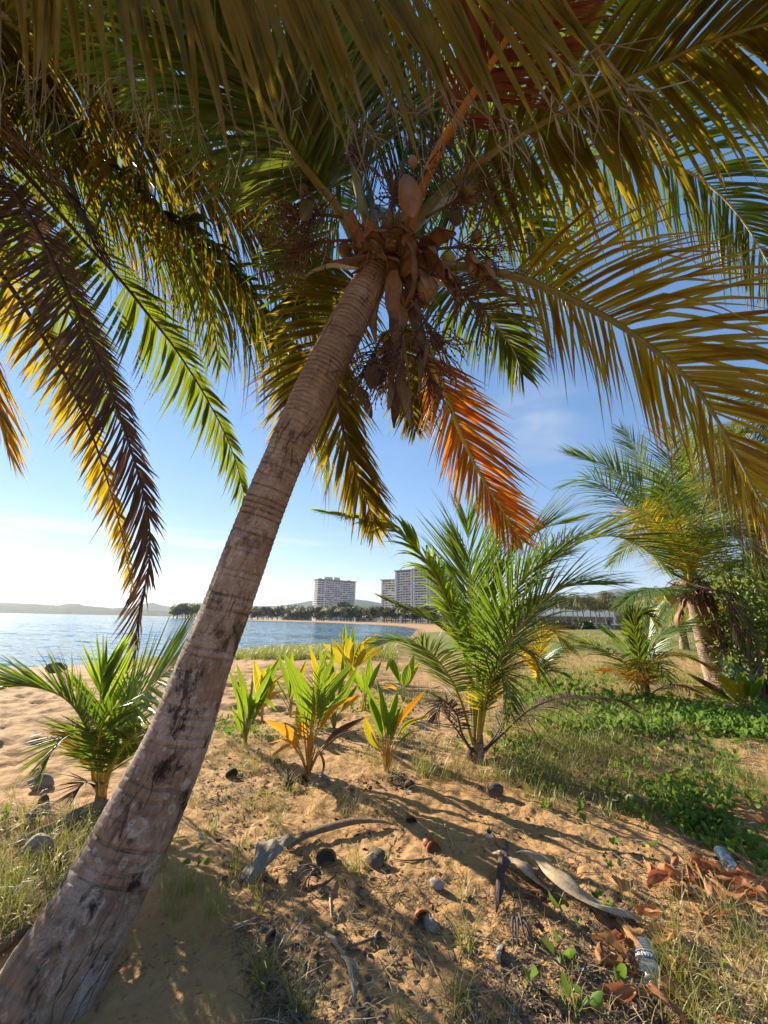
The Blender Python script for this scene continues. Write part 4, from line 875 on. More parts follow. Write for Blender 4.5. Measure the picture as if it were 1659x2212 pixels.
young(1395, 1512, 0, 'squat young palm with a curled spear leaf and orange lower fronds, right of centre', [
    ([(1387, 1470, 0), (1381, 1413, 0), (1362, 1353, 0), (1352, 1303, .05)], dict(n=50, L=.55, a0=26, a1=8, pet=.3, g=.2, w=.03)),
    ([(1387, 1470, -.1), (1380, 1413, -.2), (1370, 1360, -.25), (1378, 1332, -.3), (1402, 1328, -.35), (1420, 1350, -.35)], dict(n=50, L=.4, a0=30, a1=20, pet=.3, g=2.5, w=.03, mat='green')),
    ([(1385, 1470, 0), (1355, 1440, -.2), (1337, 1422, -.3), (1292, 1398, -.5), (1250, 1384, -.6)], dict(n=52, L=.62, a0=66, a1=25, pet=.2, g=1.1, w=.028, mat='green')),
    ([(1390, 1470, 0), (1412, 1388, .2), (1450, 1356, .3), (1514, 1330, .4)], dict(n=52, L=.7, a0=60, a1=22, pet=.2, g=.5, w=.03)),
    ([(1385, 1460, .2), (1350, 1400, .4), (1310, 1356, .5)], dict(n=50, L=.6, a0=55, a1=20, pet=.2, g=.4, w=.028, mat='bright')),
    ([(1392, 1460, .2), (1400, 1390, .5), (1405, 1330, .7)], dict(n=46, L=.6, a0=40, a1=20, pet=.25, g=.4, w=.028)),
    ([(1380, 1475, -.3), (1345, 1450, -.8), (1289, 1453, -1.1)], dict(n=40, L=.45, a0=60, a1=25, pet=.2, g=1.0, w=.028, mat='orange', rmat='rachis_y')),
    ([(1395, 1450, -.1), (1430, 1420, -.3), (1482, 1419, -.4), (1535, 1445, -.5)], dict(n=50, L=.6, a0=66, a1=25, pet=.2, g=1.5, w=.026, mat='yellowing')),
    ([(1395, 1455, -.4), (1410, 1430, -.9), (1430, 1440, -1.2), (1445, 1480, -1.3)], dict(n=40, L=.5, a0=66, a1=25, pet=.2, g=1.5, w=.026, mat='green')),
    ([(1392, 1460, -.3), (1385, 1430, -.9), (1375, 1450, -1.2), (1370, 1490, -1.3)], dict(n=30, L=.45, a0=60, a1=25, pet=.2, g=1.5, w=.026, mat='olive')),
    ([(1420, 1490, .2), (1455, 1478, .3), (1500, 1495, .3), (1524, 1530, .3)], dict(n=40, L=.5, a0=66, a1=25, pet=.2, g=2.0, w=.026, mat='dead', rmat='rachis_d')),
    ], trunk=([(1394, 1490), (1390, 1462)], [.10, .09, .06]))
young(1163, 1488, 0, 'smaller young palm half hidden behind the right side of the tallest young palm', [
    ([(1158, 1460, 0), (1167, 1440, 0), (1187, 1407, .1), (1222, 1376, .2)], dict(n=44, L=.6, a0=60, a1=22, pet=.2, g=.5, w=.028)),
    ([(1163, 1460, 0), (1185, 1420, .3), (1215, 1398, .5), (1262, 1392, .6)], dict(n=44, L=.5, a0=60, a1=22, pet=.2, g=1.2, w=.028)),
    ([(1158, 1450, 0), (1140, 1410, .3), (1110, 1390, .5)], dict(n=40, L=.5, a0=60, a1=22, pet=.2, g=1.0, w=.028, mat='yellowing')),
    ([(1162, 1450, 0), (1165, 1400, -.2), (1180, 1360, -.3)], dict(n=40, L=.5, a0=50, a1=22, pet=.2, g=.8, w=.028, mat='olive')),
    ([(1165, 1465, 0), (1190, 1450, -.2), (1225, 1460, -.3)], dict(n=34, L=.45, a0=60, a1=22, pet=.2, g=1.6, w=.026, mat='green')),
    ])
# the leaning palm on the right and two behind it
def bigpalm(bx, by, d, cx, cy, cd, label, fr, rad, seed, Lf=.8, extra=0, nuts=(), leanpts=()):
    b = P(bx, by, d); b = np.array((b[0], b[1], gz(b[0], b[1]))); C_ = P(cx, cy, cd)
    t = thing('coconut_palm', b, label, 'palm tree', 'coconut palms')
    trunk_obj('trunk', [b-np.array((0, 0, .15))]+[P(*q) for q in leanpts]+[C_], rad, t, ring=.07, sides=28, n=240, amp=.09, seed=seed)
    crown_core(t, C_, rad[-1]*1.25, seed)
    rg = np.random.default_rng(seed)
    for k, (pts, kw) in enumerate(fr):
        kw = dict(dict(seed=seed*31+k, L=Lf*1.12, w=.030, n=76, g=1.0, r0=.024, r1=.004, pet=.18, seg=4, mat='green', rmat='rachis'), **kw)
        frond(t, [C_]+[P(x, y, cd+e) for x, y, e in pts], **kw)
    for k in range(extra):
        a = k*2.399+.5; e = rg.uniform(.1, 1.5); dv = np.array((math.cos(a), math.sin(a), 0)); l = rg.uniform(.85, 1.1)
        frond(t, [C_, C_+(dv*.6+np.array((0, 0, .55*e)))*l, C_+(dv*1.5+np.array((0, 0, .85*e)))*l, C_+(dv*2.4+np.array((0, 0, .5*e-.5)))*l, C_+(dv*3.+np.array((0, 0, .1*e-1.2)))*l],
              mat=['green', 'bright', 'green', 'olive'][k % 4], n=60, L=Lf, w=.036, pet=.18, seed=seed*17+k, g=1.2, r0=.022, seg=4)
    for (x, y, r_) in nuts:
        pod(t, P(x, y, cd-.35), (r_, r_, r_*1.25), 'nut_y', math.pi, 0, 'coconut', .04, int(x))
    return t, C_
t_, C_ = bigpalm(1572, 1478, 8.7, 1492, 1262, 8.5, 'shaggy palm leaning left at the right side, yellow coconut under its crown', [
    ([(1467, 1204, 0), (1420, 1108, 0), (1372, 1058, 0), (1312, 1007, 0), (1226, 978, 0)], dict(mat='bright', g=.25, a0=55, a1=12, n=80, L=.9)),
    ([(1435, 1172, -.3), (1369, 1108, -.5), (1312, 1054, -.6), (1270, 1035, -.6), (1221, 1048, -.7)], dict(mat='bright', g=1.2, n=75)),
    ([(1480, 1180, .4), (1451, 1108, .6), (1397, 1029, .7), (1375, 975, .8), (1343, 925, .8)], dict(mat='bright', g=.4, n=75, L=.9)),
    ([(1478, 1180, .2), (1458, 1077, .3), (1450, 985, .3), (1462, 900, .3)], dict(g=.5, n=75, L=.95)),
    ([(1483, 1215, -.8), (1451, 1162, -1.2), (1413, 1124, -1.4), (1384, 1100, -1.6), (1378, 1150, -1.8)], dict(mat='yellowing', g=1.1, rmat='rachis_y', L=.8)),
    ([(1515, 1188, -.3), (1562, 1134, -.5), (1659, 1108, -.8), (1720, 1140, -.9)], dict(mat='bright', g=1.0, L=.9, n=75)),
    ([(1505, 1160, .2), (1546, 1013, .3), (1600, 930, .3)], dict(g=.6, L=.9, n=75)),
    ([(1461, 1275, -.2), (1420, 1272, -.5), (1372, 1284, -.7), (1338, 1312, -.8)], dict(g=1.4, L=.6, mat='bright')),
    ([(1530, 1240, .0), (1600, 1210, 0), (1659, 1240, 0), (1700, 1300, 0)], dict(g=1.6, L=.9)),
    ([(1515, 1290, -.3), (1545, 1330, -.5), (1560, 1400, -.6)], dict(mat='dead', rmat='rachis_d', g=1.6, L=.6, n=40)),
    ([(1520, 1270, -.6), (1570, 1290, -.9), (1600, 1370, -1.0)], dict(mat='dead', rmat='rachis_d', g=1.6, L=.7, n=40)),
    ([(1500, 1200, -.9), (1530, 1150, -1.5), (1590, 1150, -2.0), (1640, 1210, -2.3)], dict(mat='green', g=1.2, L=.9, n=70)),
    ([(1480, 1190, -.9), (1450, 1110, -1.4), (1440, 1060, -1.8), (1470, 1050, -2.2)], dict(mat='bright', g=1.2, L=.85, n=70)),
    ([(1478, 1210, .8), (1430, 1160, 1.6), (1370, 1170, 2.2), (1320, 1220, 2.5)], dict(mat='green', g=1.4, L=.9, n=70)),
    ([(1530, 1220, .8), (1590, 1150, 1.2), (1660, 1150, 1.4)], dict(mat='green', g=1.4, L=.9, n=70)),
    ([(1500, 1210, .5), (1520, 1100, .9), (1500, 1010, 1.2), (1450, 950, 1.4)], dict(mat='green', g=.9, L=.9, n=70)),
    ], [.42, .31, .26, .19, .15, .16], 31, .85, 0, nuts=[(1450, 1293, .10), (1442, 1290, .06)], leanpts=[(1540, 1412, 8.65), (1515, 1345, 8.55)])
for (pts, w_) in [([(1490, 1280, 8.2), (1478, 1310, 8.1), (1465, 1345, 8.1), (1478, 1385, 8.1)], .16), ([(1510, 1280, 8.1), (1530, 1330, 8.0), (1555, 1380, 8.0), (1562, 1420, 8.0)], .14), ([(1500, 1300, 8.1), (1522, 1350, 8.0), (1560, 1400, 8.0)], .10),
    ([(1530, 1400, 8.1), (1555, 1398, 8.0), (1578, 1375, 7.9)], .16), ([(1480, 1270, 8.2), (1472, 1300, 8.1), (1475, 1340, 8.1)], .10), ([(1515, 1270, 8.2), (1540, 1300, 8.1), (1545, 1350, 8.1)], .12)]:
    boat(t_, DP(pts), w_, 'spathe', 'spathe', .4)
bigpalm(1640, 1452, 13.5, 1618, 1075, 13.0, 'tall slim palm behind the shaggy leaning one, mostly hidden by its fronds', [], [.22, .13, .11, .10, .11], 41, .8, 17, leanpts=[(1638, 1300, 13.3), (1630, 1180, 13.1)])
bigpalm(1700, 1470, 11.5, 1690, 935, 10.5, 'palm at the right edge whose crown shows under the yellowing frond', [], [.25, .16, .13, .12, .13], 43, .9, 15, leanpts=[(1705, 1300, 11.2), (1700, 1100, 10.8)])
bigpalm(1760, 1440, 18, 1740, 1210, 17.5, 'low palm farther back at the right edge', [], [.25, .18, .15, .14], 47, .9, 14)

bigpalm(1478, 1398, 26, 1470, 1318, 25.5, 'low palm on the lawn just left behind the shaggy leaning palm', [], [.3, .22, .18, .16], 51, 1.0, 14)
bigpalm(1545, 1402, 20, 1556, 1300, 19.5, 'stocky palm seen behind the trunk of the shaggy leaning palm', [], [.3, .22, .18, .16], 53, 1.0, 14)
bigpalm(1672, 1420, 15, 1668, 1290, 14.6, 'short spreading palm behind the shrubs at the right edge', [], [.3, .22, .18, .16], 55, .9, 14)
bigpalm(1430, 1388, 38, 1424, 1318, 37.5, 'small distant palm standing alone on the lawn before the white building', [], [.3, .22, .18, .16], 57, 1.0, 13)
# ------------------------------------------------------------------ shrubs on the right
def leaves_at(mb, pts, size, rg, asp=.5, droop=.2, up=.4):
    m = len(pts); d = nrm(rg.normal(0, 1, (m, 3))+np.array((0, 0, up))); d2 = nrm(np.cross(d, rg.normal(0, 1, (m, 3))))
    nn = np.cross(d, d2); s = size*rg.uniform(.45, 1.4, m)[:, None]
    k = np.array([(0, 0), (.14, .34), (.36, .5), (.68, .38), (.88, .16), (1, 0), (.88, -.16), (.68, -.38), (.36, -.5), (.14, -.34)])
    V = np.zeros((m, 10, 3))
    for a, (f, g) in enumerate(k):
        V[:, a] = pts+d*s*f+d2*s*g*asp*1.0+nn*s*(.16*abs(g)*2-.12*f*f*droop*4)
    b = (np.arange(m)*10)[:, None]
    q = np.vstack([b+np.array(z_) for z_ in ([0, 1, 2, 5], [2, 3, 4, 5], [0, 5, 8, 9], [5, 6, 7, 8])])
    mb.addq(V.reshape(-1, 3), q, np.repeat(rg.random(m), 10), np.tile([0, .2, .4, .7, .9, 1, .9, .7, .4, .2], m))
def shrub(bx, by, d, hgt_, wid, nb, nl, size, mat, label, seed, name='leafy_shrub', asp=.5, lean=(0, 0)):
    rg = np.random.default_rng(seed); b = P(bx, by, d); b = np.array((b[0], b[1], gz(b[0], b[1])))
    t = thing(name, b, label, 'shrub'); mb = MB(); lv = []
    for k in range(nb):
        a = rg.uniform(0, 6.28); e = rg.uniform(.2, 1); tip = b+np.array((math.cos(a)*wid*e+lean[0], math.sin(a)*wid*e+lean[1], hgt_*rg.uniform(.55, 1)))
        mid = b*.5+tip*.5+rg.normal(0, .12*wid, 3); pts = spline([b-np.array((0, 0, .05)), b+(mid-b)*.6+rg.normal(0, .05, 3), mid, tip], 30)
        tube(mb, pts, [.028*hgt_/2, .016*hgt_/2, .005], 6, 20)
        for q in range(nl):
            i = int(30*rg.uniform(.25, 1)**.7)-1; lv.append(pts[i]+rg.normal(0, .16*wid+.03, 3))
    mb.build('stem', M['stick'], t); m2 = MB(); leaves_at(m2, np.array(lv), size, rg, asp); m2.build('foliage', M[mat], t)
    return t
shrub(1640, 1440, 7.6, 3.0, 1.0, 16, 130, .12, 'shrub', 'tall leafy green shrub rising at the right edge', 61, asp=.42, lean=(.35, 0))
shrub(1606, 1480, 7.6, .85, .42, 14, 18, .12, 'blueshrub', 'low shrub with broad grey-green leaves at the foot of the shaggy leaning palm', 62, asp=.6)
shrub(1715, 1400, 10., 2.6, 1.3, 14, 120, .13, 'shrub', 'dark bushy shrub farther right behind the tall leafy one', 63)
for (x, y, d, h_, w_, lb) in [(1208, 1357, 120, 2.2, 5, 'round dark green bush on the open sand before the grey building'), (1262, 1356, 130, 2.6, 3, 'small bush beside the round one before the grey building')]:
    b = P(x, y, d); 
    t = thing('bush', (b[0], b[1], gz(b[0], b[1])), lb, 'bush'); rg = np.random.default_rng(int(x)); m2 = MB()
    p = rg.normal(0, 1, (900, 3)); p = nrm(p)*rg.uniform(.6, 1, (900, 1)); p[:, 2] = abs(p[:, 2]); leaves_at(m2, p*np.array((w_, 3, h_))+np.array(t.location), .9, rg, .7); m2.build('foliage', M['fartree'], t)
    m2 = MB(); l0 = np.array(t.location); tube(m2, [l0-np.array((0, 0, .2)), l0+np.array((0, 0, 1.4))], [.2, .1], 6, 3); m2.build('stem', M['fartrunk'], t)

# ------------------------------------------------------------------ far palms and trees
def far_palm(seed, h=10., nf=30, fl=4.7, name='coconut_palm'):
    rg = np.random.default_rng(seed); t = thing(name, (0, 0, 0), 'x', 'palm tree')
    lean = np.array((rg.uniform(-1.4, 1.4), rg.uniform(-1, 1), 0)); top = np.array((0, 0, h))+lean
    mb = MB(); tube(mb, [(0, 0, -.5), np.array((0, 0, h*.45))+lean*.25, top], [.24, .16, .13], 8, 10); mb.build('trunk', M['fartrunk'], t)
    mb = MB()
    for k in range(nf):
        a = k*2.399+rg.uniform(-.3, .3); e = rg.uniform(-1.1, 1.2); dv = np.array((math.cos(a), math.sin(a), 0)); l = fl*rg.uniform(.8, 1.1)
        c = spline([top, top+l*(dv*.35+np.array((0, 0, .28*e+.05))), top+l*(dv*.75+np.array((0, 0, .30*e-.12))), top+l*(dv*1.0+np.array((0, 0, .12*e-.5)))], 15)
        T = nrm(np.gradient(c, axis=0)); S = nrm(np.cross(T, (0, 0, 1))); tin = rg.random()
        tube(mb, c, [.05, .02], 4, 8, tin)
        for sg in (-1, 1):
            p = c[2:]; m = len(p); ln = (.95*np.sin(np.linspace(.5, 2.9, m))+.15)*rg.uniform(.8, 1.2, m); d = nrm(T[2:]*.55+S[2:]*sg+np.array((0, 0, -.65)))
            w_ = T[2:]*.085
            e1 = p+d*(ln*.55)[:, None]; e2 = p+d*(ln*.95)[:, None]+np.array((0, 0, -1))*(ln*.35)[:, None]
            V = np.stack([p-w_, p+w_, e1-w_, e1+w_, e2-w_*.3, e2+w_*.3], 1); b = (np.arange(m)*6)[:, None]
            mb.addq(V.reshape(-1, 3), np.vstack([b+np.array([0, 1, 3, 2]), b+np.array([2, 3, 5, 4])]), np.clip(tin+rg.normal(0, .1), 0, 1), np.tile([0, 0, .5, .5, 1, 1], m))
    mb.build('crown', M['farpalm'], t)
    return t
def far_tree(seed, h=9., w_=4., name='broadleaf_tree'):
    rg = np.random.default_rng(seed); t = thing(name, (0, 0, 0), 'x', 'tree'); mb = MB()
    tube(mb, [(0, 0, -.5), (.2, 0, h*.3), (0, .2, h*.7)], [.35, .25, .1], 8, 8)
    bl = [(rg.normal(0, w_*.45), rg.normal(0, w_*.4), h*rg.uniform(.35, .88), w_*rg.uniform(.22, .42)) for _ in range(12)]
    for b in bl: tube(mb, [(0.1, 0.1, h*.3), (b[0]*.5, b[1]*.5, b[2]*.75), b[:3]], [.14, .08, .03], 5, 6)
    mb.build('trunk', M['fartrunk'], t); pts = []
    for b in bl:
        p = nrm(rg.normal(0, 1, (150, 3)))*rg.uniform(.55, 1.05, (150, 1))*b[3]; pts.append(p*np.array((1, 1, .8))+np.array(b[:3]))
    mb = MB(); leaves_at(mb, np.vstack(pts), .62, rg, .75); mb.build('crown', M['fartree'], t)
    return t
protoP = [far_palm(301+k, 9.5) for k in range(5)]; protoT = [far_tree(401+k, [8.5, 10, 7.5][k], [4, 4.5, 3.5][k]) for k in range(3)]
used = set()
def place(kind, k, x, ytop, d, label, group, hh, yb=None):
    pr = (protoP if kind == 'p' else protoT)[k]
    o = pr if pr.name not in used else copy_tree(pr); used.add(pr.name)
    q = P(x, 1340, d); gy = max(gz(q[0], q[1]), SEAZ+.3); top = P(x, ytop, d)[2]
    s = (top-gy)/hh
    o.location = (q[0], q[1], gy-.05); sx = s if kind == 'p' else s*random.uniform(.9, 1.25)
    o.scale = (sx, sx, s); o.rotation_euler = (0, 0, random.uniform(0, 6.28)); props(o, label, None, group)
    return o
GP = 'palms on the wooded point across the bay'; GT = 'dark trees on the wooded point across the bay'
lb1 = 'distant palm in the tree belt across the bay'; lb2 = 'dark bushy tree in the tree belt across the bay'
for (x0, x1, st, kd, yt, d) in [(376, 450, 8, 'p', 1303, 395), (372, 452, 7, 't', 1308, 405), (455, 535, 9, 't', 1309, 400), (460, 530, 14, 'p', 1305, 390), (538, 668, 8, 'p', 1309, 385), (536, 700, 9, 't', 1313, 392),
    (695, 812, 9, 't', 1309, 360), (700, 815, 13, 'p', 1310, 350), (790, 960, 10, 't', 1309, 300), (815, 965, 8, 'p', 1312, 290), (960, 1130, 11, 'p', 1306, 240), (965, 1130, 14, 't', 1310, 250)]:
    x = x0
    while x < x1:
        place(kd, random.randrange(5 if kd == 'p' else 3), x+random.uniform(-3, 3), yt+random.uniform(-5, 5), d+random.uniform(-14, 22), lb1 if kd == 'p' else lb2, GP if kd == 'p' else GT, 11.5 if kd == 'p' else [9.2, 10.6, 8.2][0])
        x += st*random.uniform(.8, 1.2)
place('t', 1, 743, 1293, 372, 'tallest feathery dark tree, rising in front of the left tower', None, 10.4)
GR = 'palms in a row before the grey and white buildings'
lb3 = 'coconut palm in the row before the low grey and white buildings'
for i, (x, yt, d) in enumerate([(1145, 1290, 150), (1162, 1282, 158), (1181, 1280, 150), (1196, 1276, 165), (1212, 1284, 145), (1222, 1290, 160), (1238, 1286, 150), (1250, 1290, 158), (1263, 1279, 140), (1277, 1293, 155),
        (1288, 1287, 148), (1297, 1284, 142), (1310, 1295, 160), (1320, 1292, 150), (1332, 1272, 138), (1345, 1286, 150), (1362, 1290, 158), (1400, 1285, 150), (1425, 1262, 110), (1440, 1270, 118), (1460, 1285, 140), (1490, 1280, 150), (1382, 1278, 165), (1130, 1295, 170), (1108, 1296, 175)]):
    place('p', i % 5, x, yt, d, lb3, GR, 11.5)

# ------------------------------------------------------------------ towers
def tower(name, pa, da, pb, db, ytop, depth, floors, label, cols, wing=None, seed=0, left_end=True):
    """pa, pb: display x of the facade's two ends, da, db their camera depths"""
    rg = np.random.default_rng(seed)
    A_, B_ = P(pa, 1320, da), P(pb, 1320, db); A_[2] = B_[2] = 0; top = P(pa, ytop, da)[2]
    ux = nrm(B_-A_); W_ = float(np.linalg.norm(B_-A_)); uy = np.array((-ux[1], ux[0], 0)); Mx = np.stack([ux, uy, (0, 0, 1)], 1)
    g0 = gz(A_[0], A_[1]); t = thing(name, (A_[0], A_[1], g0), label, 'tower block'); o = np.array((A_[0], A_[1], 0.)); fh = (top-g0)/floors
    def bx(mb, x0, x1, y0, y1, z0, z1): box(mb, (x0, y0, z0), (x1, y1, z1), Mx, o)
    mb = MB(); bx(mb, 0, W_, 1.6, depth, g0-1, top); mb.build('wall', M['twr'], t, False)
    for f in range(floors):
        z = g0+f*fh; mb = MB(); gl = MB()
        for (x0, x1, kd) in cols:
            x0, x1 = x0*W_, x1*W_
            if kd == 'b':      # balconies: slab, parapet, glass behind
                bx(mb, x0, x1, -.2, 1.62, z-.12, z+.12); bx(mb, x0, x1, -.25, -.05, z+.12, z+fh*.34)
                n = max(1, int((x1-x0)/3.6)); xs = np.linspace(x0, x1, n+1)
                for k in range(n):
                    if rg.random() < .8: bx(gl, xs[k]+.4, xs[k+1]-.4, 1.5, 1.56, z+.2, z+fh*(.86 if rg.random() < .8 else .6))
                    if k: bx(mb, xs[k]-.1, xs[k]+.1, .1, 1.6, z+.12, z+fh-.12)
            elif kd == 'w':
                n = max(1, int((x1-x0)/2.6)); xs = np.linspace(x0, x1, n+1)
                for k in range(n):
                    if rg.random() < .85: bx(gl, xs[k]+.5, xs[k+1]-.5, 1.5, 1.57, z+fh*.35, z+fh*.8)
        if len(mb.v): mb.build('balcony', M['slab'], t, False)
        # end balconies and end windows
        if name == 'apartment_wing' and gl.v:
            for vv in gl.v:
                m1 = MB(); m1.add(vv, [(0, 2, 3, 1), (4, 5, 7, 6), (0, 1, 5, 4), (2, 6, 7, 3), (0, 4, 6, 2), (1, 3, 7, 5)]); m1.build('window', M['glass'], t, False)
            gl = MB()
        mb = MB(); bx(mb, -1.5, -.004, 3, depth-3, z-.12, z+.12); bx(mb, W_+.004, W_+1.8, 2, depth-3, z-.12, z+.12); mb.build('balcony', M['slab'], t, False)
        for k in range(3): bx(gl, -.06, -.002, depth*(.25+.22*k), depth*(.36+.22*k), z+fh*.3, z+fh*.85)
        if len(gl.v): gl.build('window_band', M['glass'], t, False)
    for (x0, x1, kd) in cols:
        if kd == 'f':
            mb = MB(); bx(mb, x0*W_, x1*W_, -.55, 1.58, g0-1, top+.2); mb.build('fin', M['slab'], t, False)
    mb = MB(); bx(mb, -1.8, W_+1.9, -.8, depth+.8, top+.002, top+1.1); r_ = mb.build('roof', M['beam'], t, False)
    return t, Mx, o, top, W_, g0, fh, r_, bx
t, Mx, o, top, W_, g0, fh, r_, bx = tower('apartment_tower', 684, 600, 766, 634, 1249.5, 17, 19, 'white apartment tower standing alone across the bay, left of the larger one',
    [(0, .10, 'b'), (.10, .17, 'w'), (.17, .19, 'f'), (.19, .42, 'b'), (.42, .45, 'w'), (.45, .66, 'b'), (.66, .74, 'w'), (.74, .97, 'b'), (.97, 1, 'f')], seed=3)
for x0, x1, h_, m_ in [(.18, .40, 4.2, 'slab'), (.44, .60, 4.5, 'twr'), (.05, .12, 1.6, 'twr'), (.8, .9, 1.6, 'twr')]:
    mb = MB(); bx(mb, x0*W_, x1*W_, 5, 12, top+1.1, top+1.1+h_); mb.build('rooftop_box', M[m_], r_, False)
t, Mx, o, top, W_, g0, fh, r_, bx = tower('apartment_tower', 853, 478, 968, 432, 1231.5, 18, 20, 'larger white apartment tower with vertical fins, half behind the young palm fronds',
    [(0, .03, 'f'), (.03, .09, 'w'), (.09, .32, 'b'), (.32, .345, 'f'), (.345, .37, 'w'), (.37, .395, 'f'), (.395, .62, 'b'), (.62, .645, 'f'), (.645, .67, 'w'), (.67, .695, 'f'), (.695, .93, 'b'), (.93, 1, 'w')], seed=5)
mb = MB(); bx(mb, .35*W_, .55*W_, 5, 13, top+1.1, top+5.6); mb.build('rooftop_box', M['beige'], r_, False)
mb = MB(); bx(mb, .30*W_, .33*W_, 5, 8, top+1.1, top+3.); mb.build('rooftop_box', M['twr'], r_, False)
t, Mx, o, top, W_, g0, fh, r_, bx = tower('apartment_wing', 823, 505, 852, 497, 1252, 14, 17, 'lower wing touching the left side of the larger white tower', [(0, .06, 'f'), (.06, .22, 'w'), (.22, .95, 'b')], seed=7)

# low buildings at the right
def lowbuild(name, xa, da, xb, db, h_, dep_, wm_, label, openings, roof='slab', cat='building'):
    A_, B_ = P(xa, 1340, da), P(xb, 1340, db); g0 = gz(A_[0], A_[1]); A_[2] = B_[2] = 0; ux = nrm(B_-A_); W_ = float(np.linalg.norm(B_-A_)); uy = np.array((-ux[1], ux[0], 0)); Mx = np.stack([ux, uy, (0, 0, 1)], 1)
    t = thing(name, (A_[0], A_[1], g0), label, cat); o = np.array((A_[0], A_[1], 0.))
    mb = MB(); box(mb, (0, 0, g0-1), (W_, dep_, g0+h_), Mx, o); mb.build('wall', M[wm_], t, False)
    mb = MB(); box(mb, (-.4, -.6, g0+h_+.003), (W_+.4, dep_+.4, g0+h_+.35), Mx, o); mb.build('roof', M[roof], t, False)
    for k in range(openings):
        x0 = W_*(k+.2)/openings; x1 = W_*(k+.75)/openings
        mb = MB(); box(mb, (x0, -.05, g0+h_*.3), (x1, -.002, g0+h_*.75), Mx, o); mb.build('window', M['glass'], t, False)
        mb = MB(); box(mb, (x1+W_*.08/openings, -.3, g0), (x1+W_*.12/openings, -.06, g0+h_), Mx, o); mb.build('pilaster', M['twr2'], t, False)
    return t
lowbuild('grey_building', 1118, 182, 1325, 172, 4.8, 10, 'grey', 'long weathered grey building behind the row of palms', 12)
lowbuild('white_building', 1328, 150, 1440, 140, 6.6, 12, 'white', 'low white building behind the squat young palm', 5)
lowbuild('white_annex', 1442, 128, 1560, 118, 4.6, 10, 'white', 'white annex between the shaggy palm and the low white building', 4)
lowbuild('boundary_wall', 1322, 122, 1500, 112, 1.5, .3, 'grey', 'low grey boundary wall on the sand in front of the white building', 6, cat='wall')
lowbuild('beach_house', 610, 415, 668, 410, 4, 8, 'white', 'pale low beach house among the trees on the far point', 4)
lowbuild('beach_house', 768, 372, 806, 366, 3.6, 8, 'slab', 'pale green-white beach house near the right end of the far beach', 3)
# parked van
b = P(1300, 1350, 138); b[2] = gz(b[0], b[1]); t = thing('parked_van', b, 'silver van parked on the sand by the low white building', 'van'); mb = MB()
prof = [(-2.4, .35), (-2.4, 1.7), (-2.2, 1.95), (1.0, 1.95), (1.7, 1.25), (2.4, 1.05), (2.4, .35)]
n = len(prof); vv = [(x, -.9, z) for x, z in prof]+[(x, .9, z) for x, z in prof]
mb.add(np.array(vv)+b, [tuple(range(n)), tuple(range(2*n-1, n-1, -1))]+[(i, i+n, (i+1) % n+n, (i+1) % n) for i in range(n)]); mb.build('body', M['carpaint'], t, False)
mb = MB(); box(mb, (-2.1, -.915, 1.25), (1.05, -.903, 1.75), None, b); mb.build('window', M['glass'], t, False)
for wx in (-1.5, 1.5):
    for wy in (-.82, .82): mb = MB(); tube(mb, np.array([(wx, wy-.12, .35), (wx, wy+.12, .35)])+b, [.35, .35], 16, 2); mb.build('wheel', M['rubber'], t)
# ------------------------------------------------------------------ grass, creepers and litter (too many to count)
def Gv(x, y):
    a = (x-CX)/F; b = -(y-CY)/F
    a, b = a*math.cos(ROL)-b*math.sin(ROL), a*math.sin(ROL)+b*math.cos(ROL)
    rx, ry, rz = a, math.cos(PIT)-b*math.sin(PIT), math.sin(PIT)+b*math.cos(PIT); z = 0*rx
    for _ in range(6): d = (z-H)/rz; z = .5*z+.5*hgt(rx*d, ry*d)
    d = (z-H)/rz; X_, Y_ = rx*d, ry*d
    return np.stack([X_, Y_, hgt(X_, Y_)], 1)
def inpoly(x, y, poly):
    ins = np.zeros(len(x), bool); n = len(poly)
    for i in range(n):
        (ax, ay), (bx_, by_) = poly[i], poly[(i+1) % n]
        ins ^= ((ay > y) != (by_ > y)) & (x < (bx_-ax)*(y-ay)/((by_-ay) or 1e-9)+ax)
    return ins
def zone(poly, n, rg, clump=None):
    p = np.array(poly, float); x = rg.uniform(p[:, 0].min(), p[:, 0].max(), n*3); y = rg.uniform(p[:, 1].min(), p[:, 1].max(), n*3)
    k = inpoly(x, y, poly); q = Gv(x[k], y[k])
    if clump: q = q[fbm(q[:, 0]*clump, q[:, 1]*clump, 0, 3, 91) > rg.uniform(-.35, .45, len(q))]
    return q[:n]
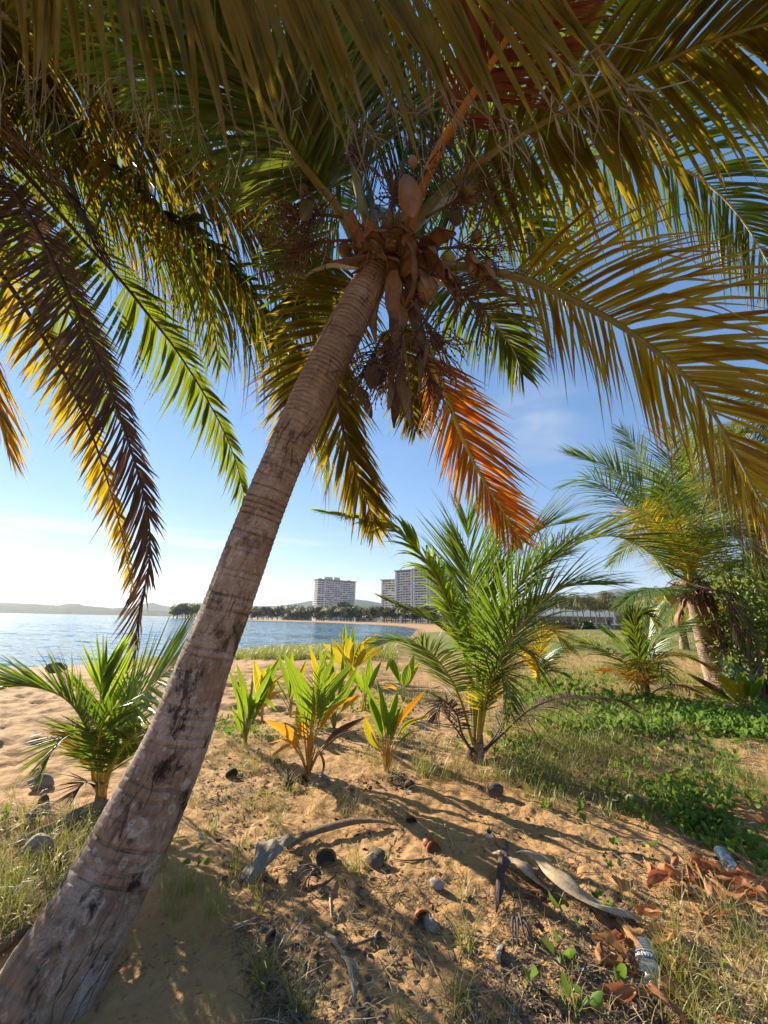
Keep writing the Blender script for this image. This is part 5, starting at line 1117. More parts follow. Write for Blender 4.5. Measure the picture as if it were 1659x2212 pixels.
def blades(mb, base, ln, w, rg, bend=1.0, spread=.35, seg=4):
    m = len(base); a = rg.uniform(0, 6.28, m); h = np.stack([np.cos(a), np.sin(a), 0*a], 1)
    D = nrm(np.array((0, 0, 1.0))+h*rg.uniform(.05, spread*2, m)[:, None]); W = np.stack([-np.sin(a), np.cos(a), 0*a], 1)
    W = nrm(W+rg.normal(0, .4, (m, 3))); ln = ln*rg.uniform(.45, 1.25, m); V = np.zeros((m, seg+1, 2, 3)); pos = base-np.array((0, 0, .01)); bd = bend*rg.uniform(.2, 1.6, m)
    for j in range(seg+1):
        f = j/seg; hw = (w*(1-f**1.7)+.0004)[:, None]/2 if np.ndim(w) else w*(1-f**1.7)/2+.0003
        V[:, j, 0] = pos-W*hw; V[:, j, 1] = pos+W*hw
        if j < seg:
            D = nrm(D+(h*.5+np.array((0, 0, -.75)))*(bd*f*1.3/seg*2)[:, None]+rg.normal(0, .05, (m, 3))); pos = pos+D*(ln/seg)[:, None]
    b = (np.arange(m)*(seg+1)*2)[:, None, None]; jj = (np.arange(seg)*2)[None, :, None]
    q = (b+jj+np.array([0, 1, 3, 2])).reshape(-1, 4)
    mb.addq(V.reshape(-1, 3), q, np.repeat(np.clip(rg.random(m), 0, 1), (seg+1)*2), np.tile(np.repeat(np.linspace(0, 1, seg+1), 2), m))
def tufts(mb, cen, k, r, ln, w, rg, **kw):
    c = np.repeat(cen, k, 0); c = c+np.stack([rg.normal(0, r, len(c)), rg.normal(0, r, len(c)), np.zeros(len(c))], 1)
    c[:, 2] = hgt(c[:, 0], c[:, 1]); blades(mb, c, ln, w, rg, **kw)
rg = np.random.default_rng(900)
gm_, dm_ = MB(), MB()
tufts(gm_, zone([(1090, 1478), (1380, 1432), (1700, 1470), (1740, 1600), (1480, 1590), (1250, 1640), (1060, 1610)], 1100, rg, .8), 7, .06, .20, .006, rg)
tufts(gm_, zone([(1130, 1392), (1740, 1385), (1740, 1475), (1080, 1480)], 2600, rg, .25), 6, .12, .13, .012, rg)
tufts(gm_, zone([(1120, 1358), (1500, 1362), (1500, 1392), (1120, 1392)], 900, rg, .05), 5, .5, .3, .06, rg)
tufts(gm_, zone([(870, 1450), (1110, 1450), (1330, 1640), (1200, 1700), (900, 1690), (860, 1560)], 520, rg, 1.2), 7, .04, .22, .0045, rg)
tufts(gm_, zone([(1080, 1640), (1659, 1610), (1700, 1760), (1500, 1800), (1150, 1740)], 380, rg, 1.5), 8, .03, .17, .004, rg)
tufts(gm_, zone([(-60, 1700), (220, 1760), (330, 1800), (200, 1960), (-80, 2080)], 190, rg, 1.8), 8, .02, .20, .004, rg, spread=.5)
tufts(gm_, zone([(370, 1750), (620, 1740), (560, 2000), (330, 1980)], 42, rg, 1.8), 8, .02, .19, .0035, rg)
tufts(gm_, zone([(1380, 1960), (1700, 1900), (1700, 2240), (1450, 2240)], 60, rg, 2), 10, .02, .2, .0035, rg, spread=.5)
tufts(gm_, zone([(505, 1402), (560, 1398), (720, 1396), (850, 1392), (850, 1425), (700, 1425), (505, 1424)], 2600, rg), 6, .12, .45, .014, rg)
tufts(gm_, zone([(180, 1438), (240, 1428), (340, 1420), (400, 1420), (400, 1436), (250, 1444)], 260, rg), 6, .1, .3, .012, rg)
tufts(gm_, zone([(300, 1600), (900, 1560), (1000, 1700), (700, 1760), (330, 1740)], 210, rg, 1.5), 6, .02, .15, .0035, rg)
for x, y, k, l in [(765, 1885, 34, .19), (740, 1880, 16, .16), (825, 1870, 14, .17), (1005, 2055, 34, .22), (1000, 1940, 14, .16), (985, 2150, 26, .2), (560, 2120, 22, .22), (580, 2140, 22, .2), (640, 2190, 26, .18), (870, 2200, 14, .16), (990, 2200, 16, .2), (415, 1925, 18, .2), (700, 2205, 10, .14),
    (1280, 1620, 20, .5), (1265, 1590, 14, .45), (1470, 2100, 24, .2), (1395, 1770, 16, .22), (1370, 1740, 16, .22), (1210, 1880, 12, .15), (460, 1800, 16, .18), (350, 1880, 18, .18), (505, 1880, 16, .2), (1545, 1840, 22, .25), (1230, 2190, 16, .2), (1480, 2150, 20, .25), (1570, 2190, 24, .26), (20, 1980, 26, .26), (110, 1900, 24, .26), (170, 1880, 14, .26), (1520, 1990, 14, .2)]:
    tufts(gm_, np.array([G(x, y)]), k, .018, l, .0042, rg, spread=.45, bend=1.2)
tufts(gm_, zone([(560, 1440), (860, 1430), (1020, 1480), (1010, 1620), (860, 1600), (700, 1520)], 480, rg, 1.3), 7, .04, .17, .004, rg)
props(gm_.build('grass', M['grass'], org=(0, 0, 0)), kind='stuff')
tufts(dm_, zone([(330, 1590), (900, 1560), (1100, 1640), (1130, 1740), (700, 1780), (330, 1760)], 420, rg, 1.5), 7, .02, .13, .003, rg, spread=.6)
tufts(dm_, zone([(880, 1500), (1330, 1480), (1600, 1560), (1300, 1720), (900, 1680)], 420, rg, 1.2), 7, .04, .20, .004, rg, spread=.7)
tufts(dm_, zone([(350, 1760), (1659, 1700), (1700, 2240), (300, 2240)], 170, rg, 2), 7, .02, .09, .0028, rg, spread=.9)
tufts(dm_, zone([(1380, 1980), (1700, 1880), (1720, 2240), (1480, 2240)], 60, rg), 6, .05, .26, .0028, rg, spread=1.6)
tufts(dm_, zone([(-60, 1680), (300, 1760), (200, 1990), (-80, 2080)], 180, rg, 1.8), 8, .03, .18, .003, rg, spread=1.0)
tufts(dm_, zone([(1090, 1400), (1659, 1400), (1659, 1500), (1090, 1500)], 700, rg, .3), 6, .1, .15, .010, rg, spread=.7)
props(dm_.build('dry_grass', M['drygrass'], org=(0, 0, 0)), kind='stuff')
cm = MB()
def creep(poly, n, size, lift, clump=1.0, asp=.8):
    p = zone(poly, n, rg, clump); p[:, 2] += rg.uniform(.01, lift, len(p)); leaves_at(cm, p, size, rg, asp, up=.9)
creep([(1100, 1480), (1380, 1440), (1640, 1480), (1740, 1580), (1450, 1600), (1250, 1600), (1080, 1560)], 3300, .075, .16, 1.0)
creep([(1330, 1560), (1659, 1540), (1740, 1600), (1500, 1620)], 900, .075, .14, 1.)
creep([(1090, 1600), (1600, 1590), (1600, 1700), (1150, 1720)], 420, .055, .06, 1.4)
creep([(1280, 1690), (1480, 1655), (1560, 1690), (1740, 1760), (1740, 1900), (1560, 1850), (1420, 1800), (1300, 1740)], 620, .052, .085, 2.2, .62)
creep([(1380, 1700), (1540, 1690), (1600, 1760), (1560, 1830), (1440, 1790)], 420, .055, .10, None, .62)
creep([(440, 1550), (520, 1550), (600, 1590), (480, 1600)], 160, .05, .08, None)
creep([(850, 1520), (1010, 1530), (1020, 1620), (880, 1600)], 300, .05, .1, 1.2)
creep([(1060, 1590), (1180, 1600), (1160, 1650), (1060, 1640)], 170, .055, .09, None)
creep([(690, 1500), (800, 1490), (900, 1530), (700, 1560)], 160, .05, .09, None)
for x, y, k in [(1225, 1995, 5), (1215, 2080, 6), (1290, 1960, 3), (1315, 1990, 4), (1330, 1840, 5), (1400, 1850, 5), (1250, 1770, 5), (1560, 2100, 4), (1620, 1840, 7), (1640, 1900, 7), (1250, 2180, 5), (1150, 2140, 4), (5, 1780, 6), (420, 1880, 6), (1330, 1900, 5), (1345, 2150, 3), (1180, 1750, 6), (345, 1850, 4)]:
    c = G(x, y); p = c+np.stack([rg.normal(0, .018, k), rg.normal(0, .018, k), rg.uniform(.01, .07, k)], 1); leaves_at(cm, p, .055, rg, .6, up=.9)
props(cm.build('creeping_plants', M['creeper'], org=(0, 0, 0)), kind='stuff')
lm_ = MB()
def bits(poly, n, l, wdt, clump=2.0):
    p = zone(poly, n, rg, clump); m = len(p); a = rg.uniform(0, 6.28, m); D = np.stack([np.cos(a), np.sin(a), rg.normal(.05, .12, m)], 1); D = nrm(D); W = nrm(np.cross(D, np.array((0, 0, 1.0))+rg.normal(0, .5, (m, 3))))
    ll = l*rg.uniform(.2, 1.5, m)[:, None]; ww = wdt*rg.uniform(.4, 1.6, m)[:, None]; p[:, 2] += .004; mid = p+D*ll*.5+W*ll*rg.normal(0, .15, (m, 1))+np.array((0, 0, 1))*ll*.12; e = p+D*ll
    V = np.stack([p-W*ww, p+W*ww, mid+W*ww, mid-W*ww, e+W*ww*.3, e-W*ww*.3], 1); b = (np.arange(m)*6)[:, None]
    lm_.addq(V.reshape(-1, 3), np.vstack([b+np.array([0, 1, 2, 3]), b+np.array([3, 2, 4, 5])]), np.repeat(rg.random(m), 6), .5)
fg = [(430, 1720), (900, 1650), (1659, 1600), (1720, 2250), (560, 2250), (500, 2000)]
bits(fg, 3200, .045, .0022); bits(fg, 1500, .10, .0020); bits(fg, 900, .02, .007); bits([(850, 1520), (1659, 1480), (1659, 1650), (900, 1680)], 1300, .10, .004)
bits([(-60, 1700), (260, 1780), (180, 2020), (-80, 2080)], 700, .07, .003); bits([(450, 1560), (900, 1560), (900, 1700), (400, 1740)], 700, .06, .003)
props(lm_.build('plant_litter', M['stick'], org=(0, 0, 0)), kind='stuff')
lm_ = MB(); bits(fg, 1800, .05, .0016, 1.6); bits(fg, 500, .14, .0016, 1.2); bits([(850, 1520), (1659, 1480), (1659, 1650), (900, 1680)], 800, .12, .003); bits([(1380, 1980), (1700, 1880), (1720, 2240), (1480, 2240)], 500, .10, .002, None)
props(lm_.build('straw_litter', M['stick_pale'], org=(0, 0, 0)), kind='stuff')
lm_ = MB(); bits(fg, 900, .03, .009, 2.4); bits([(450, 1560), (1000, 1560), (1000, 1700), (400, 1740)], 300, .03, .01)
props(lm_.build('leaf_flakes', M['husk_d'], org=(0, 0, 0)), kind='stuff')

# ------------------------------------------------------------------ things lying on the sand
def solo(name, mb, mat, label, cat, group=None, org=None, smooth=True):
    o = mb.build(name, M[mat], None, smooth, org=org if org is not None else np.vstack(mb.v).mean(0)); return props(o, label, cat, group)
def gp(x, y, l=0.0): return G(x, y, l)
def stone_nut(x, y, r, mat, label, name='fallen_coconut', rot=(0, 0, 0), sink=.25, crack=True, seed=0, cat='coconut', group=None):
    c = gp(x, y); mb = MB()
    def sq(v):
        zz = v[:, 2]/r[2]; th = np.arctan2(v[:, 1], v[:, 0]); k = (1-.28*np.clip(zz, 0, 1)**2)*(1+.07*np.cos(3*th))
        if crack: k = k*(1-.16*np.exp(-((th-1.2-.4*zz)/.09)**2))
        k = k*(1+.02*np.sin(th*17+zz*3))
        return np.stack([v[:, 0]*k, v[:, 1]*k, v[:, 2]*(1+.04*np.cos(2*th))], 1)
    ellipsoid(mb, c+np.array((0, 0, min(r[0], r[1])*(1-sink))), r, rotm(*rot), 26, 0, .07, seed, 0, sq)
    return solo(name, mb, mat, label, cat, group, org=c)
stone_nut(85, 1705, (.062, .062, .095), 'husk', 'grey weathered coconut, oval, beside the left young palm', rot=(1.25, 0, -.9), seed=3)
stone_nut(75, 1856, (.075, .072, .085), 'husk', 'round grey coconut with a dark crack, nearest the trunk base at lower left', rot=(.4, .2, .3), seed=5)
stone_nut(1027, 1643, (.085, .085, .10), 'husk_d', 'brown coconut from which the tallest young palm sprouts', rot=(.5, 0, 1), seed=7, sink=.3)
stone_nut(1070, 1718, (.06, .06, .075), 'husk_d', 'half buried dark coconut right of the tallest young palm', rot=(1.1, 0, 1), seed=8, sink=.4)
stone_nut(120, 1452, (.20, .16, .32), 'husk_d', 'dark rounded lump lying at the water edge', name='driftwood_lump', rot=(1.57, 0, 1.4), seed=9, crack=False, cat='driftwood')
# two-lobed grey log at left
mb = MB(); c0, c1_, c2 = gp(28, 1838, .03), gp(105, 1812, .055), gp(185, 1772, .05)
tube(mb, np.array([c0, c0*.5+c1_*.5, c1_, c1_*.45+c2*.55, c2, gp(232, 1745, .04)]), [.018, .045, .038, .062, .058, .022], 14, 50, 0, .8); solo('driftwood_log', mb, 'wood', 'grey lumpy log lying between the two grey coconuts at left', 'driftwood')
mb = MB(); tube(mb, np.array([gp(210, 1780, .03), gp(262, 1748, .04), gp(330, 1712, .03)]), [.02, .03, .012], 8, 14); solo('old_frond_stalk', mb, 'wood', 'grey split stalk running from the log towards the leaning trunk', 'palm debris')
mb = MB(); tube(mb, np.array([gp(-20, 2075, .02), gp(30, 2040, .03), gp(75, 2005, .02)]), [.02, .022, .01], 8, 14); solo('old_frond_stalk', mb, 'husk_d', 'short dark stalk lying left of the trunk base', 'palm debris')
def half(x, y, r, mat, label, name='husk_piece', rot=(0, 0, 0), seed=0, cat='coconut husk', group=None):
    c = gp(x, y, r*.35); rg_ = np.random.default_rng(seed); mb = MB(); V = []; n, m = 9, 18
    for s in (1, .86):
        for i in range(n):
            ph = math.pi*.5*i/(n-1)*1.15
            for j in range(m):
                th = 2*math.pi*j/m; e = 1+.10*rg_.normal() if i == n-1 else 1+.03*rg_.normal()
                V.append((s*r*math.sin(ph)*math.cos(th)*1.25*e, s*r*math.sin(ph)*math.sin(th)*e, -s*r*math.cos(ph)*.8*e))
    V = np.array(V)@rotm(*rot).T+c; f = []
    for i in range(n-1):
        for j in range(m):
            a, b = i*m+j, i*m+(j+1) % m; f += [(a, b, b+m, a+m), (a+n*m, a+m+n*m, b+m+n*m, b+n*m)]
    f += [((n-1)*m+j, (n-1)*m+(j+1) % m, (2*n-1)*m+(j+1) % m, (2*n-1)*m+j) for j in range(m)]
    mb.add(V, f, rg_.random(), .5); return solo(name, mb, mat, label, cat, group, org=c)
half(937, 1841, .042, 'shell', 'round orange-brown husk cup lying tilted on bright sand', rot=(1.3, .3, .4), seed=1)
half(925, 1825, .040, 'shell', 'darker brown husk cup just behind the orange-brown one', rot=(2.6, .2, 1.4), seed=2)
half(705, 1866, .055, 'husk_d', 'grey coil-like husk left of the green grass tuft', rot=(1.2, .5, .4), seed=3)
half(812, 1864, .055, 'husk_d', 'pale purple-grey husk right of the green grass tuft', rot=(2.3, .2, 2.4), seed=4)
half(944, 1916, .034, 'husk', 'small grey shell fragment below the orange-brown cup', rot=(1.0, .5, 2.4), seed=5)
half(888, 1778, .036, 'husk_d', 'frayed husk tip beside the end of the long dry stalk', rot=(2.0, .4, .4), seed=6)
half(884, 1699, .045, 'husk_d', 'black husk shell behind the clear plastic scrap', rot=(2.8, .4, 1.4), seed=7)
half(915, 1998, .045, 'shell', 'dark red ragged husk in the centre foreground', rot=(1.7, .8, .4), seed=8)
half(932, 2003, .04, 'husk', 'pale inner husk touching the dark red ragged one', rot=(1.1, .3, 2.0), seed=9)
half(1084, 2069, .03, 'husk', 'small pinkish shell lying alone at lower centre right', rot=(1.6, .1, 1.0), seed=10)
half(500, 1677, .05, 'husk_d', 'small dark husk on the sand between the trunk and the seedlings', rot=(1.9, .2, 1.0), seed=11)
half(817, 2029, .022, 'husk', 'tiny white shell fragment near the bottom centre', rot=(1.4, .3, 1.0), seed=12)
half(655, 1690, .05, 'husk_d', 'dark husk at the foot of the largest seedling', rot=(2.1, .8, .3), seed=13)
half(585, 2030, .028, 'husk_d', 'small dark husk chip in the lower left shade', rot=(1.9, .6, 1.3), seed=14)
half(130, 1880, .06, 'shell', 'broken reddish husk beside the round grey coconut', rot=(1.4, .5, 1.6), seed=15)
half(95, 1735, .045, 'husk_d', 'small purple-grey husk in front of the oval grey coconut', rot=(1.4, .5, 2.6), seed=16)
half(1370, 1735, .05, 'husk', 'grey half shell in the creepers, behind the green patch', rot=(1.2, .4, 2.6), seed=17)
half(600, 1650, .035, 'husk_d', 'dark chip of husk left of the largest seedling', rot=(1.5, .5, .6), seed=18)
# frayed husk fibre bundles
def fibre(x, y, l, n, label, mat='husk', seed=0):
    rg_ = np.random.default_rng(seed); c = gp(x, y, .03); mb = MB(); dx = rg_.uniform(0, 6.28)
    for k in range(n):
        a = dx+rg_.normal(0, .5); d = np.array((math.cos(a), math.sin(a), rg_.uniform(-.1, .5))); o2 = rg_.normal(0, .015, 3)
        pts = np.array([c+o2, c+o2+d*l*.4+np.array((0, 0, .02)), c+o2+d*l*.75, c+d*l+np.array((0, 0, -l*.3))+rg_.normal(0, .01, 3)])
        tube(mb, pts, [.008, .006, .002], 5, 9, rg_.random(), .5)
    return solo('husk_fibre', mb, mat, label, 'coconut husk', org=c)
fibre(712, 1697, .17, 16, 'pale frayed husk fibres right of the largest seedling', 'husk', 1)
fibre(625, 1708, .18, 16, 'dark curved husk fibres left in front of the largest seedling', 'husk_d', 2)
fibre(60, 1775, .16, 18, 'grey wiry fibre bundle at the left behind the lumpy log', 'husk', 3)
fibre(840, 1692, .2, 12, 'dark fibre scraps at the foot of the four-leaved seedling', 'husk_d', 4)
fibre(1120, 2010, .12, 8, 'thin fibre bundle in the sand below the dark forked spathe', 'husk_d', 5)
fibre(690, 1905, .13, 9, 'torn dark fibre scrap below the grey coil-like husk', 'husk_d', 6)
# dry spathes and sheaths on the ground
def gboat(pts, w_, mat, label, open_=.3, name='dry_spathe', cat='palm debris', seed=0):
    c = [gp(x, y, l) for x, y, l in pts]; mb0 = boat(None, c, w_, mat, name, open_, seed); return props(mb0, label, cat)
gboat([(528, 1925, .02), (565, 1890, .04), (600, 1855, .04), (640, 1825, .03)], .21, 'spathe_grey', 'broad grey torn sheath end left of the green grass tuft', .25)
mb = MB(); tube(mb, np.array([gp(620, 1838, .02), gp(660, 1818, .04), (gp(715, 1804, .05)), gp(770, 1790, .045), gp(822, 1785, .03), gp(850, 1787, .015)]), [.026, .034, .036, .032, .022, .006], 10, 40, 0, .5)
solo('dry_frond_stalk', mb, 'wood', 'long grey-brown dry frond stalk lying across the sand behind the grass tuft', 'palm debris')
gboat([(1096, 1848, .06), (1088, 1885, .05), (1080, 1930, .03), (1072, 1978, .01)], .075, 'husk_d', 'dark narrow spathe forked at its top, lying on the pale sheath end', .28)
gboat([(1068, 1858, .015), (1110, 1892, .03), (1150, 1925, .035), (1190, 1945, .03)], .15, 'stick_pale', 'sandy pale husk slab at the upper end of the twisted sheath', .22)
gboat([(1125, 1875, .05), (1165, 1902, .07), (1205, 1945, .05), (1260, 1978, .03), (1330, 1995, .02), (1395, 2000, .01)], .19, 'stick_pale', 'twisted pale palm sheath sweeping towards the brown leaves', .27)
gboat([(702, 2025, .01), (722, 2058, .02), (745, 2085, .015)], .05, 'stick_pale', 'short curved pale strip at the bottom centre left', .2)
gboat([(735, 2075, .01), (752, 2105, .025), (760, 2140, .02), (766, 2180, .01)], .06, 'spathe_grey', 'ribbed grey leaf fragment at the bottom centre', .22)
gboat([(1128, 1935, .02), (1140, 1948, .03), (1170, 1955, .02)], .035, 'shell', 'thin curled red-brown strip under the pale sheath', .3)
gboat([(1560, 1555, .06), (1578, 1540, .12), (1600, 1543, .10)], .14, 'stick_pale', 'pale pinkish arched spathe in front of the right edge seedling', .3)
gboat([(548, 2145, .01), (572, 2135, .02), (602, 2128, .015)], .03, 'wood', 'small grey bark chip at the bottom left of centre', .25)
gboat([(930, 1465+35, .1), (958, 1500, .12), (975, 1515, .1)], .10, 'spathe', 'curled dry sheath among the grass by the broad-leaved seedling', .3)
gboat([(1000, 2135, .02), (1018, 2165, .03), (1030, 2200, .02)], .05, 'husk_d', 'dark bark strip standing in the sand at bottom right of centre', .25)
# sticks
GS = 'dead sticks lying on the sand'
for i, (p, r_, mt, lab) in enumerate([
    ([(822, 2026), (770, 2045), (735, 2055)], .008, 'stick', 'stout brown stick right of the pale curved strip'), ([(712, 1930), (714, 1965), (716, 1992)], .006, 'stick_pale', 'short pale stick standing left of centre in the foreground'),
    ([(934, 1858), (880, 1862), (845, 1858)], .006, 'stick', 'thin stick running left from the orange-brown cup'), ([(960, 1780), (972, 1810), (988, 1850), (1010, 1858)], .005, 'stick_pale', 'pale bent twig right of the orange-brown cup'),
    ([(880, 1770), (850, 1820), (828, 1858)], .003, 'stick_pale', 'long fine straw stem left of the orange-brown cup'), ([(500, 2010), (530, 1998), (560, 1985)], .008, 'stick_pale', 'pale stick on the shaded sand right of the trunk'),
    ([(560, 2240), (640, 2160), (700, 2110)], .003, 'stick_pale', 'long fine straw near the bottom left of centre'), ([(860, 1965), (910, 2040), (950, 2120), (985, 2212)], .004, 'stick_pale', 'long pale grass stalk slanting to the bottom edge'),
    ([(1215, 2212), (1212, 2150), (1222, 2100)], .008, 'stick', 'dark stick near the bottom, left of the bottle'), ([(1060, 2030), (1000, 2020), (940, 2022)], .004, 'stick', 'thin twig behind the small pinkish shell'),
    ([(1270, 1700), (1310, 1725), (1340, 1750)], .012, 'stick_pale', 'pale split stalk at the left end of the creeper patch'), ([(1285, 1720), (1298, 1745), (1310, 1770)], .007, 'stick_pale', 'short pale stick crossing under the split stalk'),
    ([(1430, 1680), (1480, 1662), (1560, 1650)], .012, 'stick', 'dark branch lying behind the creeper patch'), ([(1360, 1815), (1440, 1830), (1500, 1890), (1540, 1945)], .004, 'stick_pale', 'pale runner stem crossing above the heap of brown leaves'),
    ([(660, 1925), (700, 1915), (725, 1895)], .010, 'husk_d', 'knobbly dark root piece below the green grass tuft'), ([(1080, 2090), (1090, 2130), (1085, 2180)], .004, 'stick', 'thin twig near the bottom, left of the dark stick'),
    ([(690, 1788), (730, 1783), (668, 1795)], .006, 'stick', 'short stick just behind the long dry stalk'), ([(1020, 1770), (1060, 1800), (1080, 1840)], .004, 'stick', 'thin dark twig above the pale twisted sheath'),
    ([(1330, 2080), (1250, 2105), (1195, 2120)], .008, 'stick', 'reddish stick pointing at the water bottle')]):
    pp = np.array([gp(x, y, r_*.8+.003) for x, y in p]); mb = MB(); tube(mb, pp, [r_, r_*.9, r_*.4], 6, 14, random.random(), .8); solo('stick', mb, mt, lab, 'stick', GS)
# brown fallen almond leaves
def dleaf(x, y, l, label, mat='brownleaf', seed=0, curl=1.0, group=None, lift=.0):
    rg_ = np.random.default_rng(seed+5); c = gp(x, y, .012+lift); n, m = 14, 9; V = []; U = []; tn = []
    k1, k2 = rg_.uniform(.8, 2.6)*curl*rg_.choice((-1, 1)), rg_.uniform(-2.2, 2.6)*curl
    for i in range(n):
        f = i/(n-1); ww = l*.37*math.sin(math.pi*(f*.93+.035))**.65*(.75+.45*f)
        for j in range(m):
            u = j/(m-1)*2-1; a = u*k1; X_ = (f-.5)*l
            r1 = ww/max(abs(k1), .2); yy = r1*math.sin(a) if abs(k1) > .2 else u*ww; zz = r1*(1-math.cos(a))
            zz += l*.10*k2*(f-.5)**2*4+l*.05*math.sin(j*1.9+f*9+seed)+l*.05*u*math.sin(f*5+seed*1.3)+l*.012*rg_.normal(); yy += l*.05*math.sin(f*4+seed)
            V.append((X_, yy, zz)); U.append(f); tn.append(np.clip(.3+.5*rg_.random()-.3*(abs(u) < .05), 0, 1))
    V = np.array(V)@rotm(rg_.uniform(-.6, .6)+(math.pi if rg_.random() < .35 else 0), rg_.uniform(-.45, .45), rg_.uniform(0, 6.28)).T
    V[:, 2] -= V[:, 2].min(); V += c
    q = [(i*m+j, i*m+j+1, (i+1)*m+j+1, (i+1)*m+j) for i in range(n-1) for j in range(m-1)]
    mb = MB(); mb.add(V, q, np.array(tn), np.array(U)); mid = V[m//2::m]+np.array((0, 0, -.001)); st = np.vstack([mid[0]+(mid[0]-mid[2])*.8, mid])
    o = solo('dead_leaf', mb, mat, label, 'dead leaf', group, org=c)
    v = MB(); tube(v, st, [l*.012, l*.008, l*.003], 5, 16); v.build('leaf_vein', M['stick_pale'], o).location = (0, 0, 0)
    return o
GL = 'dead leaves scattered at lower right'; HP = 'curled dry red-brown leaf in the heap beside the creepers at lower right'; SC_ = 'dry brown leaf lying loosely around the water bottle'
for i, (x, y, l) in enumerate([(1405, 1905, .14), (1425, 1925, .15), (1440, 1895, .14), (1462, 1915, .14), (1480, 1935, .15), (1495, 1905, .13), (1515, 1885, .15), (1525, 1915, .14), (1500, 1870, .12), (1540, 1900, .13), (1560, 1945, .15), (1580, 1960, .14), (1590, 1925, .14), (1615, 1945, .13), (1610, 1915, .13), (1635, 1960, .13), (1460, 1880, .12), (1645, 1925, .13), (1540, 1960, .13)]):
    dleaf(x, y, l, HP, seed=i, group=GL, lift=.02 if i % 3 == 0 else 0)
for i, (x, y, l) in enumerate([(1335, 2095, .10), (1375, 2110, .09), (1370, 2055, .12), (1445, 2150, .09), (1450, 2100, .10), (1300, 2085, .12), (1365, 2030, .12), (1330, 2045, .12), (1460, 2175, .12), (1520, 2000, .12)]):
    dleaf(x, y, l, SC_, 'brownleaf' if i % 2 else 'tanleaf', seed=40+i, group='dead leaves around the bottle')
dleaf(1347, 1930, .13, 'single orange-brown leaf standing up left of the heap', 'tanleaf', 61, .6, lift=.01)
dleaf(1405, 1998, .13, 'dark red leaf standing at the end of the pale sheath', 'brownleaf', 62, 1.3)
dleaf(1435, 2045, .16, 'large orange-brown leaf right above the water bottle', 'tanleaf', 63, .7)
dleaf(1508, 2125, .13, 'orange folded leaf right of the water bottle', 'tanleaf', 64, 1.2)
dleaf(1318, 2070, .13, 'pale tan crumpled leaf left above the water bottle', 'tanleaf', 65, 1.2)
dleaf(1338, 2165, .12, 'dark maroon leaf left of the bottle neck', 'brownleaf', 66, 1.4)
dleaf(1556, 1990, .14, 'flat brown leaf lying alone below the heap', 'brownleaf', 67, .5)
dleaf(1648, 1800, .16, 'big brown leaf at the right edge above the heap', 'brownleaf', 68, 1.0, lift=.05)
dleaf(1533, 1780, .09, 'small reddish leaf caught in the creepers', 'brownleaf', 69, 1.0, lift=.08)
dleaf(1450, 2200, .14, 'brown leaf cut by the bottom edge below the bottle', 'brownleaf', 70, .8)
dleaf(1158, 1945, .11, 'curled reddish leaf under the pale sheath', 'brownleaf', 71, 1.6)

# ------------------------------------------------------------------ plastic bottles and scraps
def plasticmat(name, col=(.92, .96, .98), body=.10):
    s = NT(name); lw = s.n('LayerWeight', {'Blend': .42}).outputs['Facing']
    tr = s.n('BsdfTransparent', {'Color': col}); gl = s.n('BsdfGlossy', {'Color': (.95, .97, 1), 'Roughness': .06, 'Normal': s.bump(s.noise(50, 3, s.obj()), .35, .004)})
    df = s.n('BsdfDiffuse', {'Color': (.6, .62, .62)})
    a = s.n('MixShader', {0: body, 1: tr, 2: df}); return s.done(s.n('MixShader', {0: s.mapr(lw, .0, 1.0, .10, .85), 1: a, 2: gl}))
M['plastic'] = plasticmat('clear_plastic'); M['filmy'] = plasticmat('cloudy_plastic', (.8, .85, .87), .45)
M['label'] = flat('blue_label', (.006, .016, .085), .35, .5, .05, 8.); M['labelw'] = flat('white_print', (.66, .65, .62), .6)
M['labelm'] = flat('label_pale_band', (.45, .6, .62), .4)
